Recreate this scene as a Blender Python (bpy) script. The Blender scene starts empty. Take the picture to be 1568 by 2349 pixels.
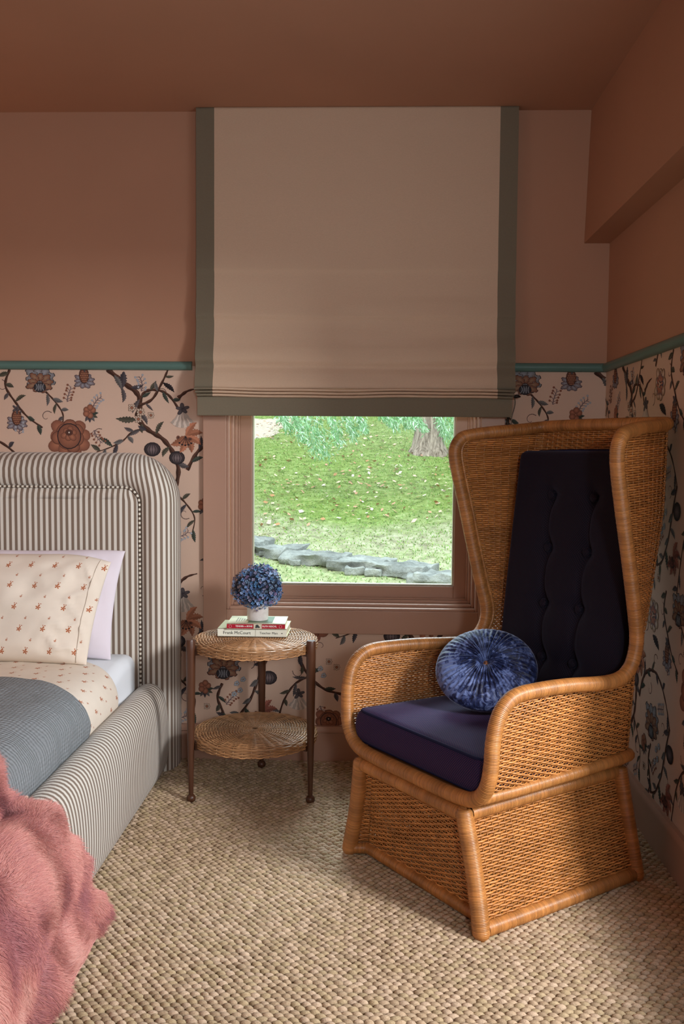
import bpy, math, random
import numpy as np
from mathutils import Matrix, Vector
random.seed(7); rng = np.random.default_rng(7)
S = bpy.context.scene
# ------------------------------------------------------------------ camera
F_PX, YAW, PITCH, ROLL, EYE = 2104.4, -0.0312, 0.06386, 0.00752, 1.185
def cam_axes():
    cy, sy, cp, sp = math.cos(YAW), math.sin(YAW), math.cos(PITCH), math.sin(PITCH)
    f = Vector((sy*cp, cy*cp, -sp)); r = Vector((cy, -sy, 0)); u = r.cross(f)
    cr, sr = math.cos(ROLL), math.sin(ROLL)
    return cr*r+sr*u, -sr*r+cr*u, f
cam = bpy.data.cameras.new('camera'); co = bpy.data.objects.new('camera', cam); S.collection.objects.link(co)
r_, u_, f_ = cam_axes()
co.matrix_world = Matrix(((r_.x, u_.x, -f_.x, 0), (r_.y, u_.y, -f_.y, 0), (r_.z, u_.z, -f_.z, EYE), (0, 0, 0, 1)))
cam.sensor_fit = 'VERTICAL'; cam.sensor_height = 36; cam.lens = F_PX/2349*36; cam.clip_start = .05
S.camera = co
# ------------------------------------------------------------------ world, lights, exposure
W = bpy.data.worlds.new('sky'); S.world = W; W.use_nodes = True
bg = W.node_tree.nodes['Background']; bg.inputs[0].default_value = (.80, .90, 1.0, 1); bg.inputs[1].default_value = 2.6
vs = S.view_settings; vs.view_transform = 'Standard'; vs.look = 'None'; vs.gamma = 1; vs.use_curve_mapping = False; vs.exposure = -0.12
def area(name, loc, tgt, sx, sy, power, col):
    l = bpy.data.lights.new(name, 'AREA'); l.shape = 'RECTANGLE'; l.size = sx; l.size_y = sy; l.energy = power; l.color = col
    o = bpy.data.objects.new(name, l); S.collection.objects.link(o); o.location = loc
    o.rotation_euler = (Vector(tgt)-Vector(loc)).to_track_quat('-Z', 'Y').to_euler(); return o
area('daylight_side_window', (2.55, .35, 2.15), (.3, 2.3, .35), .7, .7, 175, (.97, .98, 1.0))
area('daylight_rear_window', (.45, -1.45, 1.6), (.1, 2.6, .9), .22, .26, 27, (.90, .96, 1.0))
area('daylight_front_window', (.2, 6.0, 3.7), (-.35, 3.2, .6), 2.0, 1.6, 290, (.70, .86, 1.0))
area('added_fill_left', (-3.0, .5, 1.75), (.868, 2.7, 1.5), 1.1, 1.2, 7, (.96, .98, 1.0))  # added fill to brighten the right wall, no window on this side
l = bpy.data.lights.new('bedside_lamp_light', 'POINT'); l.energy = 8; l.color = (1, .50, .22); l.shadow_soft_size = .12
o = bpy.data.objects.new('bedside_lamp_light', l); S.collection.objects.link(o); o.location = (-2.45, 3.1, 1.35)
sun = bpy.data.lights.new('sun', 'SUN'); sun.energy = 1.5; sun.angle = math.radians(12); sun.color = (1, .96, .88)
o = bpy.data.objects.new('sun', sun); S.collection.objects.link(o); o.rotation_euler = Vector((.35, .75, -1)).to_track_quat('-Z', 'Y').to_euler()

# ------------------------------------------------------------------ helpers
def lin(c): return c/12.92 if c <= .04045 else ((c+.055)/1.055)**2.4
def rgb(*c): return tuple(lin(v/255) for v in c)
def empty(name, loc, label, cat, group=None):
    o = bpy.data.objects.new(name, None); S.collection.objects.link(o); o.location = loc; o.empty_display_size = .05
    return tag(o, label, cat, group)
def tag(o, label=None, cat=None, group=None, kind=None):
    for k, v in (('label', label), ('category', cat), ('group', group), ('kind', kind)):
        if v: o[k] = v
    return o
def link(name, me, m=None, parent=None):
    o = bpy.data.objects.new(name, me); S.collection.objects.link(o)
    if m is not None: me.materials.append(m)
    if parent is not None:
        o.parent = parent; o.matrix_parent_inverse = Matrix.Translation(-Vector(world_loc(parent)))
    return o
def world_loc(o):
    v = Vector(o.location)
    return v if o.parent is None else v
def mk(name, V, Fs, m=None, parent=None, col=None, uv=None, smooth=True):
    """V (n,3); Fs (m,k) int array or list of arrays; col (n,3) per vertex; uv (n,2) per vertex or (m,k,2) per corner."""
    V = np.asarray(V, dtype=np.float32).reshape(-1, 3)
    FL = [np.asarray(f, dtype=np.int32) for f in (Fs if isinstance(Fs, list) else [Fs])]
    FL = [f for f in FL if len(f)]
    loops = np.concatenate([f.ravel() for f in FL]); tot = np.concatenate([np.full(len(f), f.shape[1], np.int32) for f in FL])
    start = np.concatenate([[0], np.cumsum(tot)[:-1]]).astype(np.int32)
    me = bpy.data.meshes.new(name); me.vertices.add(len(V)); me.vertices.foreach_set('co', V.ravel())
    me.loops.add(len(loops)); me.loops.foreach_set('vertex_index', loops)
    me.polygons.add(len(tot)); me.polygons.foreach_set('loop_start', start); me.polygons.foreach_set('loop_total', tot)
    me.polygons.foreach_set('use_smooth', np.full(len(tot), smooth, bool))
    if uv is not None:
        lay = me.uv_layers.new(name='UVMap'); uv = np.asarray(uv, np.float32)
        lay.data.foreach_set('uv', (uv[loops] if uv.ndim == 2 and len(uv) == len(V) else uv.reshape(-1, 2)).ravel())
    if col is not None:
        a = me.color_attributes.new('Col', 'FLOAT_COLOR', 'POINT'); c = np.ones((len(V), 4), np.float32); c[:, :3] = col
        a.data.foreach_set('color', c.ravel())
    me.update(calc_edges=True); me.validate()
    return link(name, me, m, parent)
class B:
    """collects pieces into one mesh"""
    def __init__(s): s.V = []; s.Q = []; s.T = []; s.C = []; s.n = 0
    def add(s, V, F, c=None):
        V = np.asarray(V, float).reshape(-1, 3); F = np.asarray(F, int)
        (s.Q if F.shape[1] == 4 else s.T).append(F+s.n); s.V.append(V); s.n += len(V)
        cc = np.ones((len(V), 3)) if c is None else np.broadcast_to(np.asarray(c, float), (len(V), 3)); s.C.append(cc)
    def box(s, x0, x1, y0, y1, z0, z1, c=None):
        V = [(x, y, z) for z in (z0, z1) for y in (y0, y1) for x in (x0, x1)]
        s.add(V, [(0, 2, 3, 1), (4, 5, 7, 6), (0, 1, 5, 4), (1, 3, 7, 5), (3, 2, 6, 7), (2, 0, 4, 6)], c)
    def grid(s, P, cu=False, cv=False, c=None):
        V, Fq = gridf(P, cu, cv); s.add(V, Fq, c)
    def make(s, name, m=None, parent=None, smooth=True, uv=None):
        L = []
        if s.Q: L.append(np.concatenate(s.Q))
        if s.T: L.append(np.concatenate(s.T))
        return mk(name, np.concatenate(s.V), L, m, parent, np.concatenate(s.C), uv, smooth)
def gridf(P, cu=False, cv=False):
    P = np.asarray(P); nu, nv = P.shape[:2]
    i = np.arange(nu if cu else nu-1); j = np.arange(nv if cv else nv-1)
    I, J = np.meshgrid(i, j, indexing='ij'); I2, J2 = (I+1) % nu, (J+1) % nv
    return P.reshape(-1, P.shape[2]), np.stack([I*nv+J, I2*nv+J, I2*nv+J2, I*nv+J2], -1).reshape(-1, 4)
def catmull(P, n=12, closed=False):
    P = np.asarray(P, float); out = []
    N = len(P); rng_ = range(N if closed else N-1)
    for i in rng_:
        a, b, c, d = (P[(i-1) % N], P[i], P[(i+1) % N], P[(i+2) % N]) if closed else (P[max(i-1, 0)], P[i], P[i+1], P[min(i+2, N-1)])
        for t in np.arange(n)/n:
            out.append(.5*((2*b)+(-a+c)*t+(2*a-5*b+4*c-d)*t*t+(-a+3*b-3*c+d)*t**3))
    if not closed: out.append(P[-1])
    return np.array(out)
def resample(P, ds=None, n=None, closed=False):
    P = np.asarray(P, float)
    if closed: P = np.vstack([P, P[:1]])
    L = np.concatenate([[0], np.cumsum(np.linalg.norm(np.diff(P, axis=0), axis=1))])
    if n is None: n = max(2, int(round(L[-1]/ds))+1)
    s = np.linspace(0, L[-1], n)
    Q = np.stack([np.interp(s, L, P[:, k]) for k in range(P.shape[1])], 1)
    return (Q[:-1] if closed else Q), s[:len(Q)-(1 if closed else 0)]
def frames(Q, closed=False, up=(0, 0, 1)):
    T = np.gradient(Q, axis=0)
    if closed: T = np.roll(Q, -1, 0)-np.roll(Q, 1, 0)
    T /= np.linalg.norm(T, axis=1)[:, None]+1e-12
    n = np.array(up, float)
    if abs(n@T[0]) > .9: n = np.array([1., 0, 0])
    n = n-T[0]*(n@T[0]); n /= np.linalg.norm(n); Ns = [n]
    for t in T[1:]:
        n = n-t*(n@t); n = n/np.linalg.norm(n); Ns.append(n)
    Ns = np.array(Ns)
    return T, Ns, np.cross(T, Ns)
def tubeP(Q, r, k=10, closed=False, cap=False):
    T, N, Bn = frames(Q, closed)
    r = np.broadcast_to(np.asarray(r, float), (len(Q),))
    a = np.arange(k)*2*math.pi/k
    P = Q[:, None, :]+r[:, None, None]*(np.cos(a)[None, :, None]*N[:, None, :]+np.sin(a)[None, :, None]*Bn[:, None, :])
    if cap:
        P = np.concatenate([np.repeat(Q[:1, None, :], k, 1), P, np.repeat(Q[-1:, None, :], k, 1)], 0)
    return P
def wrapped(b, path, r, pitch=.0036, k=10, closed=False, cap=False, tone=None, n=12, spline=True, bulge=True):
    """cane-wrapped tube: every turn of the binding is a ridge"""
    Q = catmull(path, n, closed) if spline else np.asarray(path, float)
    Q, s = resample(Q, ds=pitch/4, closed=closed)
    ring = np.floor(s/pitch).astype(int); ph = s/pitch-ring
    rt = rng.uniform(.78, 1.12, ring.max()+2); grp = np.interp(np.arange(ring.max()+2), np.arange(0, ring.max()+9, 7), rng.uniform(.8, 1.15, len(np.arange(0, ring.max()+9, 7))))
    rr = r*(1-.055*np.cos(2*math.pi*ph)**2*(np.cos(2*math.pi*ph) > 0))*(1+.03*(rng.random(ring.max()+2)[ring]-.5))
    if cap:
        L = s[-1]; e = np.minimum(s, L-s); rr = rr*np.sqrt(np.clip(1-(1-np.clip(e/(r*.9), 0, 1))**2, 0.02, 1))
    P = tubeP(Q, rr, k, closed)
    tn = (rt*grp)[ring]*np.where(np.cos(2*math.pi*ph) > .3, .62, 1.0)
    c = np.array(tone if tone is not None else RATTAN)[None, :]*tn[:, None]
    V, Fq = gridf(P, closed, True); b.add(V, Fq, np.repeat(c, k, 0))
def box_ob(name, x0, x1, y0, y1, z0, z1, m, parent=None, bev=.002):
    b = B(); b.box(x0, x1, y0, y1, z0, z1); o = b.make(name, m, parent, smooth=False)
    if bev:
        md = o.modifiers.new('bevel', 'BEVEL'); md.width = bev; md.segments = 2; md.limit_method = 'ANGLE'
    return o
def weld(V, F, dec=5):
    _, idx, inv = np.unique(np.round(V, dec), axis=0, return_index=True, return_inverse=True)
    return V[idx], inv.ravel()[F], idx
def soft_box(L, r, n=14, crown=0.0, belly=0.0, deform=None):
    """rounded box of half sizes L; returns welded verts, quads, per-corner box uv (metres)"""
    L = np.asarray(L, float); Vs = []; Fq = []; UV = []; k = 0
    for ax in range(3):
        for sg in (-1, 1):
            a1, a2 = (ax+1) % 3, (ax+2) % 3
            def samp(l):
                e = np.linspace(0, 1, 5)[:-1]*r; m = np.linspace(-l+r, l-r, n)
                return np.concatenate([-l+e, m, (l-e)[::-1]])
            A, Bm = np.meshgrid(samp(L[a1]), samp(L[a2]), indexing='ij')
            q = np.zeros(A.shape+(3,)); q[..., ax] = sg*L[ax]; q[..., a1] = A; q[..., a2] = Bm
            core = np.clip(q, -(L-r), L-r); d = q-core; d /= np.linalg.norm(d, axis=-1)[..., None]+1e-12
            pnt = core+r*d
            V, f = gridf(pnt)
            if sg < 0: f = f[:, ::-1]
            uvv = np.stack([A.ravel(), Bm.ravel()], 1)
            if ax == 0: uvv = uvv
            elif ax == 1: uvv = uvv[:, ::-1]
            Vs.append(V); Fq.append(f+k); UV.append(uvv[f]); k += len(V)
    V = np.concatenate(Vs); Fq = np.concatenate(Fq); UV = np.concatenate(UV)
    V, Fq, _ = weld(V, Fq)
    x, y, z = (V/L).T
    if crown: V[:, 2] += np.sign(z)*np.abs(z)*crown*np.clip(1-x*x, 0, 1)**.7*np.clip(1-y*y, 0, 1)**.7
    if belly: V[:, 0] += np.sign(x)*np.abs(x)**3*belly*(1-z*z); V[:, 1] += np.sign(y)*np.abs(y)**3*belly*(1-z*z)
    return V, Fq, UV
def noise1(x, seed=0):
    r = np.random.default_rng(seed).random(4096); x = np.asarray(x, float); i = np.floor(x).astype(int); f = x-i; f = f*f*(3-2*f)
    return r[i % 4096]*(1-f)+r[(i+1) % 4096]*f
def noise2(x, y, seed=0):
    g = np.random.default_rng(seed).random((256, 256)); x = np.asarray(x, float); y = np.asarray(y, float)
    i, j = np.floor(x).astype(int), np.floor(y).astype(int); a, b = x-i, y-j; a = a*a*(3-2*a); b = b*b*(3-2*b)
    G = lambda p, q: g[p % 256, q % 256]
    return (G(i, j)*(1-a)+G(i+1, j)*a)*(1-b)+(G(i, j+1)*(1-a)+G(i+1, j+1)*a)*b

# ------------------------------------------------------------------ materials
class N:
    def __init__(s, name, rough=.7, spec=.3):
        s.m = bpy.data.materials.new(name); s.m.use_nodes = True; s.t = s.m.node_tree; s.b = s.t.nodes['Principled BSDF']
        s.b.inputs['Roughness'].default_value = rough; s.b.inputs['Specular IOR Level'].default_value = spec
    def n(s, ty, **kw):
        nd = s.t.nodes.new(ty)
        for k, v in kw.items(): setattr(nd, k, v)
        return nd
    def put(s, inp, v):
        if isinstance(v, bpy.types.NodeSocket): s.t.links.new(v, inp)
        elif v is not None:
            try: inp.default_value = v
            except Exception: inp.default_value = tuple(v)+(1,)
    def ma(s, op, a, b=None, c=None):
        nd = s.n('ShaderNodeMath', operation=op); s.put(nd.inputs[0], a)
        if b is not None: s.put(nd.inputs[1], b)
        if c is not None: s.put(nd.inputs[2], c)
        return nd.outputs[0]
    def mix(s, f, a, b, blend='MIX'):
        nd = s.n('ShaderNodeMix', data_type='RGBA', blend_type=blend); s.put(nd.inputs[0], f)
        for i, v in ((6, a), (7, b)):
            if isinstance(v, bpy.types.NodeSocket): s.t.links.new(v, nd.inputs[i])
            else: nd.inputs[i].default_value = tuple(v)+(1,) if len(v) == 3 else v
        return nd.outputs[2]
    def noise(s, scale, detail=3, vec=None, rough=.5, out=0, dist=0):
        nd = s.n('ShaderNodeTexNoise'); nd.inputs['Scale'].default_value = scale; nd.inputs['Detail'].default_value = detail
        nd.inputs['Roughness'].default_value = rough; nd.inputs['Distortion'].default_value = dist
        if vec is not None: s.t.links.new(vec, nd.inputs['Vector'])
        return nd.outputs[out]
    def obj(s): return s.n('ShaderNodeTexCoord').outputs['Object']
    def uv(s): return s.n('ShaderNodeTexCoord').outputs['UV']
    def sep(s, v): nd = s.n('ShaderNodeSeparateXYZ'); s.t.links.new(v, nd.inputs[0]); return nd.outputs
    def comb(s, x, y, z=0.): nd = s.n('ShaderNodeCombineXYZ'); [s.put(nd.inputs[i], v) for i, v in enumerate((x, y, z))]; return nd.outputs[0]
    def attr(s): return s.n('ShaderNodeVertexColor', layer_name='Col').outputs[0]
    def ramp(s, f, stops):
        nd = s.n('ShaderNodeValToRGB'); s.t.links.new(f, nd.inputs[0]); e = nd.color_ramp.elements
        for i, (p, c) in enumerate(stops):
            el = e[i] if i < 2 else e.new(p)
            el.position = p; el.color = tuple(c)+(1,)
        return nd.outputs[0]
    def bump(s, h, dist, strength=1):
        nd = s.n('ShaderNodeBump'); nd.inputs['Distance'].default_value = dist; nd.inputs['Strength'].default_value = strength
        s.t.links.new(h, nd.inputs['Height']); s.t.links.new(nd.outputs[0], s.b.inputs['Normal'])
    def color(s, c): s.put(s.b.inputs['Base Color'], c)
    def sheen(s, w, r=.5, t=(1, 1, 1)):
        s.b.inputs['Sheen Weight'].default_value = w; s.b.inputs['Sheen Roughness'].default_value = r; s.b.inputs['Sheen Tint'].default_value = tuple(t)+(1,)
def paint(name, c, rough=.6):
    m = N(name, rough, .25); o = m.obj(); n1 = m.noise(3, 2, o); m.color(m.mix(n1, tuple(v*.94 for v in c), tuple(v*1.06 for v in c)))
    m.bump(m.noise(900, 2, o), .0004, .5); return m.m
def scale_c(c, k): return tuple(v*k for v in c)
PAINT = rgb(178, 133, 107)
M = {}
M['paint'] = paint('salmon_wall_paint', PAINT, .75)
M['trim'] = paint('salmon_trim_paint', rgb(178, 140, 120), .34)
M['teal'] = paint('teal_rail_paint', rgb(92, 122, 114), .35)
M['attr_matte'] = None
m = N('printed_wallpaper', .8, .15); m.color(m.attr()); m.bump(m.noise(500, 2, m.obj()), .0005, .4); M['wallpaper'] = m.m
RATTAN = (.62, .272, .078)
m = N('rattan_cane', .36, .55); o = m.obj(); c = m.mix(m.noise(38, 3, o), m.attr(), m.mix(1., m.attr(), (.66, .52, .40), 'MULTIPLY')); m.color(c); m.bump(m.noise(700, 2, o), .0004, .4); M['rattan'] = m.m
m = N('walnut_wood', .38, .45); o = m.obj(); mp = m.n('ShaderNodeMapping'); mp.inputs['Scale'].default_value = (60, 60, 4); m.t.links.new(o, mp.inputs[0])
m.color(m.mix(m.noise(1, 4, mp.outputs[0]), rgb(54, 30, 20), rgb(98, 60, 38))); M['walnut'] = m.m
def stripes(name, pitch, c1, c2, rough=.85):
    m = N(name, rough, .15); uv = m.uv(); x, y, _ = m.sep(uv)
    nz = m.noise(420, 2, uv); nz2 = m.noise(1400, 1, uv)
    fr = m.ma('FRACT', m.ma('DIVIDE', m.ma('ADD', x, m.ma('MULTIPLY', m.ma('SUBTRACT', nz2, .5), pitch*.05)), pitch))
    tri = m.ma('ABSOLUTE', m.ma('SUBTRACT', fr, .5))
    f = m.ma('SMOOTH_MIN', 1., m.ma('MAXIMUM', 0., m.ma('MULTIPLY_ADD', m.ma('SUBTRACT', tri, .25), 18., .5)), .02)
    c2n = m.mix(nz2, scale_c(c2, .80), scale_c(c2, 1.22)); c1n = m.mix(nz, scale_c(c1, .93), scale_c(c1, 1.05))
    m.color(m.mix(f, c1n, c2n)); m.bump(nz2, .0006, .5); m.sheen(.15); return m.m
M['ticking'] = stripes('ticking_stripe_fabric', .0207, rgb(214, 207, 196), rgb(124, 106, 92))
M['ticking_piping'] = stripes('ticking_stripe_piping', .0165, rgb(222, 215, 200), rgb(92, 76, 64))
def linen(name, c, rough=.85, sc=600, amp=.10):
    m = N(name, rough, .15); o = m.obj(); mp = m.n('ShaderNodeMapping'); mp.inputs['Scale'].default_value = (1, 1, 9); m.t.links.new(o, mp.inputs[0])
    a = m.noise(sc*.25, 3, mp.outputs[0]); b2 = m.noise(sc*1.2, 2, o)
    f = m.ma('MULTIPLY_ADD', a, .6, m.ma('MULTIPLY', b2, .4)); m.color(m.mix(f, scale_c(c, 1-amp*2), scale_c(c, 1+amp*2))); m.bump(f, .0008, .5); return m.m
M['shade_linen'] = linen('oatmeal_linen', rgb(206, 178, 152))
M['shade_band'] = linen('taupe_linen', rgb(122, 112, 94))
def sprigs(name, base):
    m = N(name, .85, .12); uv = m.uv(); x, y, _ = m.sep(uv)
    P = .078
    def cell(ox, oy, sx, kind):
        yy = m.ma('DIVIDE', m.ma('ADD', y, oy), P*.92); row = m.ma('FLOOR', yy)
        xx = m.ma('ADD', m.ma('DIVIDE', m.ma('ADD', x, ox), P), m.ma('MULTIPLY', row, .27))
        lx = m.ma('DIVIDE', m.ma('SUBTRACT', m.ma('FRACT', xx), .5), sx); ly = m.ma('DIVIDE', m.ma('SUBTRACT', m.ma('FRACT', yy), .5), sx)
        r = m.ma('SQRT', m.ma('ADD', m.ma('MULTIPLY', lx, lx), m.ma('MULTIPLY', ly, ly))); th = m.ma('ARCTAN2', ly, lx)
        pet = m.ma('MULTIPLY_ADD', m.ma('ABSOLUTE', m.ma('COSINE', m.ma('MULTIPLY', th, 2.5))), .125, .012)
        a = m.ma('LESS_THAN', r, pet)
        def ell(cx, cy, ex, ey):
            dx = m.ma('DIVIDE', m.ma('SUBTRACT', lx, cx), ex); dy = m.ma('DIVIDE', m.ma('SUBTRACT', ly, cy), ey)
            return m.ma('LESS_THAN', m.ma('ADD', m.ma('MULTIPLY', dx, dx), m.ma('MULTIPLY', dy, dy)), 1.)
        for e in ((.07, .12, .028, .05), (.13, .20, .04, .022), (.03, .21, .022, .045)): a = m.ma('MAXIMUM', a, ell(*e))
        return a
    big = cell(0, 0, .82, 0); small = cell(P*.5, P*.46, .40, 1)
    f = m.ma('MAXIMUM', big, small)
    cb = m.mix(m.noise(30, 2, uv), scale_c(base, .95), scale_c(base, 1.03))
    m.color(m.mix(f, cb, m.mix(m.noise(300, 1, uv), rgb(150, 78, 48), rgb(186, 112, 72)))); m.bump(m.noise(900, 2, uv), .0005, .4); return m.m
M['sprig'] = sprigs('cream_sprig_cotton', rgb(226, 212, 196))
def cotton(name, c): 
    m = N(name, .85, .12); o = m.obj(); m.color(m.mix(m.noise(6, 2, o), scale_c(c, .96), scale_c(c, 1.03))); m.bump(m.noise(1100, 2, o), .0005, .4); return m.m
M['white_cotton'] = cotton('white_cotton', rgb(224, 226, 230))
M['lilac_cotton'] = cotton('pale_lilac_cotton', rgb(222, 212, 220))
m = N('blue_grey_crinkle_cotton', .9, .1); uv = m.uv(); x, y, _ = m.sep(uv)
wv = m.ma('SINE', m.ma('MULTIPLY_ADD', y, 520., m.ma('MULTIPLY', m.noise(10, 3, uv), 24.)))
wx = m.ma('SINE', m.ma('MULTIPLY_ADD', x, 560., m.ma('MULTIPLY', m.noise(20, 3, uv), 5.)))
h = m.ma('ADD', m.ma('MULTIPLY', wv, .6), m.ma('ADD', m.ma('MULTIPLY', wx, .25), m.noise(600, 2, uv)))
fz = m.noise(900, 2, uv); m.color(m.mix(fz, rgb(120, 124, 127), rgb(160, 163, 165))); m.bump(h, .0030, .9); M['blanket'] = m.m
def dots(name, base, dot, P, uvscale=1):
    m = N(name, .8, .2); uv = m.uv(); x, y, _ = m.sep(uv)
    yy = m.ma('DIVIDE', y, P*.62); row = m.ma('FLOOR', yy); xx = m.ma('ADD', m.ma('DIVIDE', x, P), m.ma('MULTIPLY', row, .5))
    lx = m.ma('SUBTRACT', m.ma('FRACT', xx), .5); ly = m.ma('MULTIPLY', m.ma('SUBTRACT', m.ma('FRACT', yy), .5), .62)
    r = m.ma('SQRT', m.ma('ADD', m.ma('MULTIPLY', lx, lx), m.ma('MULTIPLY', ly, ly)))
    f = m.ma('LESS_THAN', r, .145); f = m.ma('MULTIPLY', f, .62)
    m.color(m.mix(f, m.mix(m.noise(500, 2, uv), scale_c(base, .8), scale_c(base, 1.3)), dot)); m.bump(m.noise(900, 2, uv), .0006, .5); m.sheen(.12, .4, (.5, .55, .9)); return m.m
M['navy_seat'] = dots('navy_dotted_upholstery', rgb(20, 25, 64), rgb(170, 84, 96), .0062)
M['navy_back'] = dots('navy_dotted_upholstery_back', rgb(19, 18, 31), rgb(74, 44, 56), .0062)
m = N('navy_piping', .8, .2); m.color(rgb(24, 26, 60)); M['navy_piping'] = m.m
m = N('crushed_blue_velvet', .5, .3); o = m.obj(); a = m.noise(42, 4, o, .65, 0, 1.2); b2 = m.noise(11, 2, o, dist=.6)
f = m.ma('ADD', m.ma('MULTIPLY', a, .65), m.ma('MULTIPLY', b2, .35))
m.color(m.ramp(f, ((.42, rgb(10, 16, 44)), (.50, rgb(34, 46, 88)), (.58, rgb(98, 114, 160))))); m.sheen(.9, .3, (.6, .68, .92)); m.bump(m.noise(90, 4, o), .003, .5); M['velvet'] = m.m
m = N('glazed_ceramic', .22, .5); m.color(m.mix(m.noise(60, 4, m.obj()), rgb(196, 184, 178), rgb(226, 220, 216))); M['ceramic'] = m.m
m = N('petal_colours', .6, .3); m.color(m.attr()); m.b.inputs['Subsurface Weight'].default_value = 0; M['petal'] = m.m
m = N('vertex_coloured_matte', .85, .2); m.color(m.attr()); M['vcol'] = m.m
def plain(name, c, rough=.6, metal=0):
    m = N(name, rough, .35); m.color(c); m.b.inputs['Metallic'].default_value = metal; return m.m
M['paper'] = plain('book_pages', rgb(222, 210, 180), .9); M['jacket'] = plain('white_book_jacket', rgb(232, 232, 214), .4); M['jacket_top'] = plain('ivory_jacket_front', rgb(226, 224, 186), .4)
M['red'] = plain('crimson_spine', rgb(168, 22, 44), .45); M['black_ink'] = plain('black_ink', rgb(38, 36, 34), .6); M['white_ink'] = plain('white_ink', rgb(240, 226, 220), .6)
M['green_photo'] = plain('sage_cover_photo', rgb(96, 122, 92), .4); M['grey_ink'] = plain('grey_ink', rgb(150, 140, 126), .6); M['cover_cream'] = plain('cream_cover', rgb(232, 230, 196), .4)
M['dark_metal'] = plain('dark_metal', rgb(46, 40, 38), .4, .6); M['nickel'] = plain('nickel_chain', rgb(120, 108, 98), .35, .8)
m = N('window_glass'); gl = m.n('ShaderNodeBsdfGlossy'); gl.inputs['Roughness'].default_value = .35; tr = m.n('ShaderNodeBsdfTransparent'); tr.inputs[0].default_value = (.95, .985, .96, 1)
mx = m.n('ShaderNodeMixShader'); mx.inputs[0].default_value = .015; m.t.links.new(tr.outputs[0], mx.inputs[1]); m.t.links.new(gl.outputs[0], mx.inputs[2]); m.t.links.new(mx.outputs[0], m.t.nodes['Material Output'].inputs[0]); M['glass'] = m.m

# ------------------------------------------------------------------ room
BY, RX, CZ = 3.455, .868, 2.44     # window wall, right wall, ceiling
LX, RY = -3.2, -1.6                # unseen left wall, wall behind the camera
WX0, WX1, WZ0, WZ1 = -.53, .41, .59, 2.2        # opening of the window in view
SY0, SY1, SZ0, SZ1 = .25, 2.06, .33, 1.9         # opening in the right wall, behind the frame edge
def st(o, k='structure'): o['kind'] = k; return o
b = B(); b.box(LX-.1, RX+.2, RY-.1, BY+.2, -.1, 0); st(b.make('floor', plain('sub_floor', rgb(84, 70, 52), .9), smooth=False))
b = B(); b.box(LX-.1, RX+.2, RY-.1, BY+.2, CZ, CZ+.1); st(b.make('ceiling', M['paint'], smooth=False))
b = B(); b.box(LX-.1, WX0, BY, BY+.16, 0, CZ); b.box(WX1, RX+.2, BY, BY+.16, 0, CZ); b.box(WX0, WX1, BY, BY+.16, 0, WZ0); b.box(WX0, WX1, BY, BY+.16, WZ1, CZ)
wall_back = st(b.make('wall_back', M['paint'], smooth=False))
b = B(); b.box(RX, RX+.16, RY-.1, SY0, 0, CZ); b.box(RX, RX+.16, SY1, BY, 0, CZ); b.box(RX, RX+.16, SY0, SY1, 0, SZ0); b.box(RX, RX+.16, SY0, SY1, SZ1, CZ)
wall_right = st(b.make('wall_right', M['paint'], smooth=False))
b = B(); b.box(LX-.1, LX, RY-.1, BY, 0, CZ); st(b.make('wall_left', M['paint'], smooth=False))
RWX0, RWX1, RWZ0, RWZ1 = -.05, .75, .9, 2.1
b = B(); b.box(LX, RWX0, RY-.1, RY, 0, CZ); b.box(RWX1, RX, RY-.1, RY, 0, CZ); b.box(RWX0, RWX1, RY-.1, RY, 0, RWZ0); b.box(RWX0, RWX1, RY-.1, RY, RWZ1, CZ)
st(b.make('wall_front', M['paint'], smooth=False))
# boxed soffit along the right wall
b = B(); V = [(.775, RY, 1.962), (RX, RY, 1.962), (.790, RY, CZ), (RX, RY, CZ), (.775, BY, 1.962), (RX, BY, 1.962), (.790, BY, CZ), (RX, BY, CZ)]
b.add(V, [(0, 1, 3, 2), (4, 6, 7, 5), (0, 2, 6, 4), (0, 4, 5, 1), (2, 3, 7, 6), (1, 5, 7, 3)]); tr = st(b.make('trim_soffit', M['paint'], smooth=False)); tr.name = 'trim_1'
tr['label'] = 'boxed soffit running along the top of the right wall'

# ---- wallpaper print: tile drawn as flat shapes (tile px of the photograph, 609 px to the metre)
TW, TH = 555, 427
GR = [rgb(92, 84, 84), rgb(74, 68, 72), rgb(104, 100, 98), rgb(82, 78, 66), rgb(66, 72, 64)]
DK = rgb(46, 40, 42); BR = rgb(82, 56, 46); BG = rgb(206, 176, 156)
shapes = []   # (layer, pts (n,2), c_center, c_edge, center)
def shp(layer, pts, cc, ce, cen=None):
    pts = np.asarray(pts, float); shapes.append((layer, pts, cc, ce, pts.mean(0) if cen is None else np.asarray(cen, float)))
def leafs(x, y, ang, L, w, c, teeth=0, bend=0., layer=1):
    t = np.linspace(0, 1, 15); prof = np.sin(math.pi*t**.85)*(1+(0.22*((np.arange(15) % 2)*2-1) if teeth else 0))
    ax = t*L; cy = bend*L*np.sin(math.pi*t*.6)
    mid = np.stack([ax, cy], 1)
    up = mid+np.stack([0*t, prof*w/2], 1); dn = mid-np.stack([0*t, prof*w/2], 1)
    R = np.array([[math.cos(ang), -math.sin(ang)], [math.sin(ang), math.cos(ang)]])
    for k in range(14):   # strip of small quads so that bent leaves stay clean
        q = np.array([up[k], up[k+1], mid[k+1], mid[k]])@R.T+(x, y); shp(layer, q, scale_c(c, 1.15), c)
        q = np.array([mid[k], mid[k+1], dn[k+1], dn[k]])@R.T+(x, y); shp(layer, q, scale_c(c, .72), scale_c(c, .72))
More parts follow.
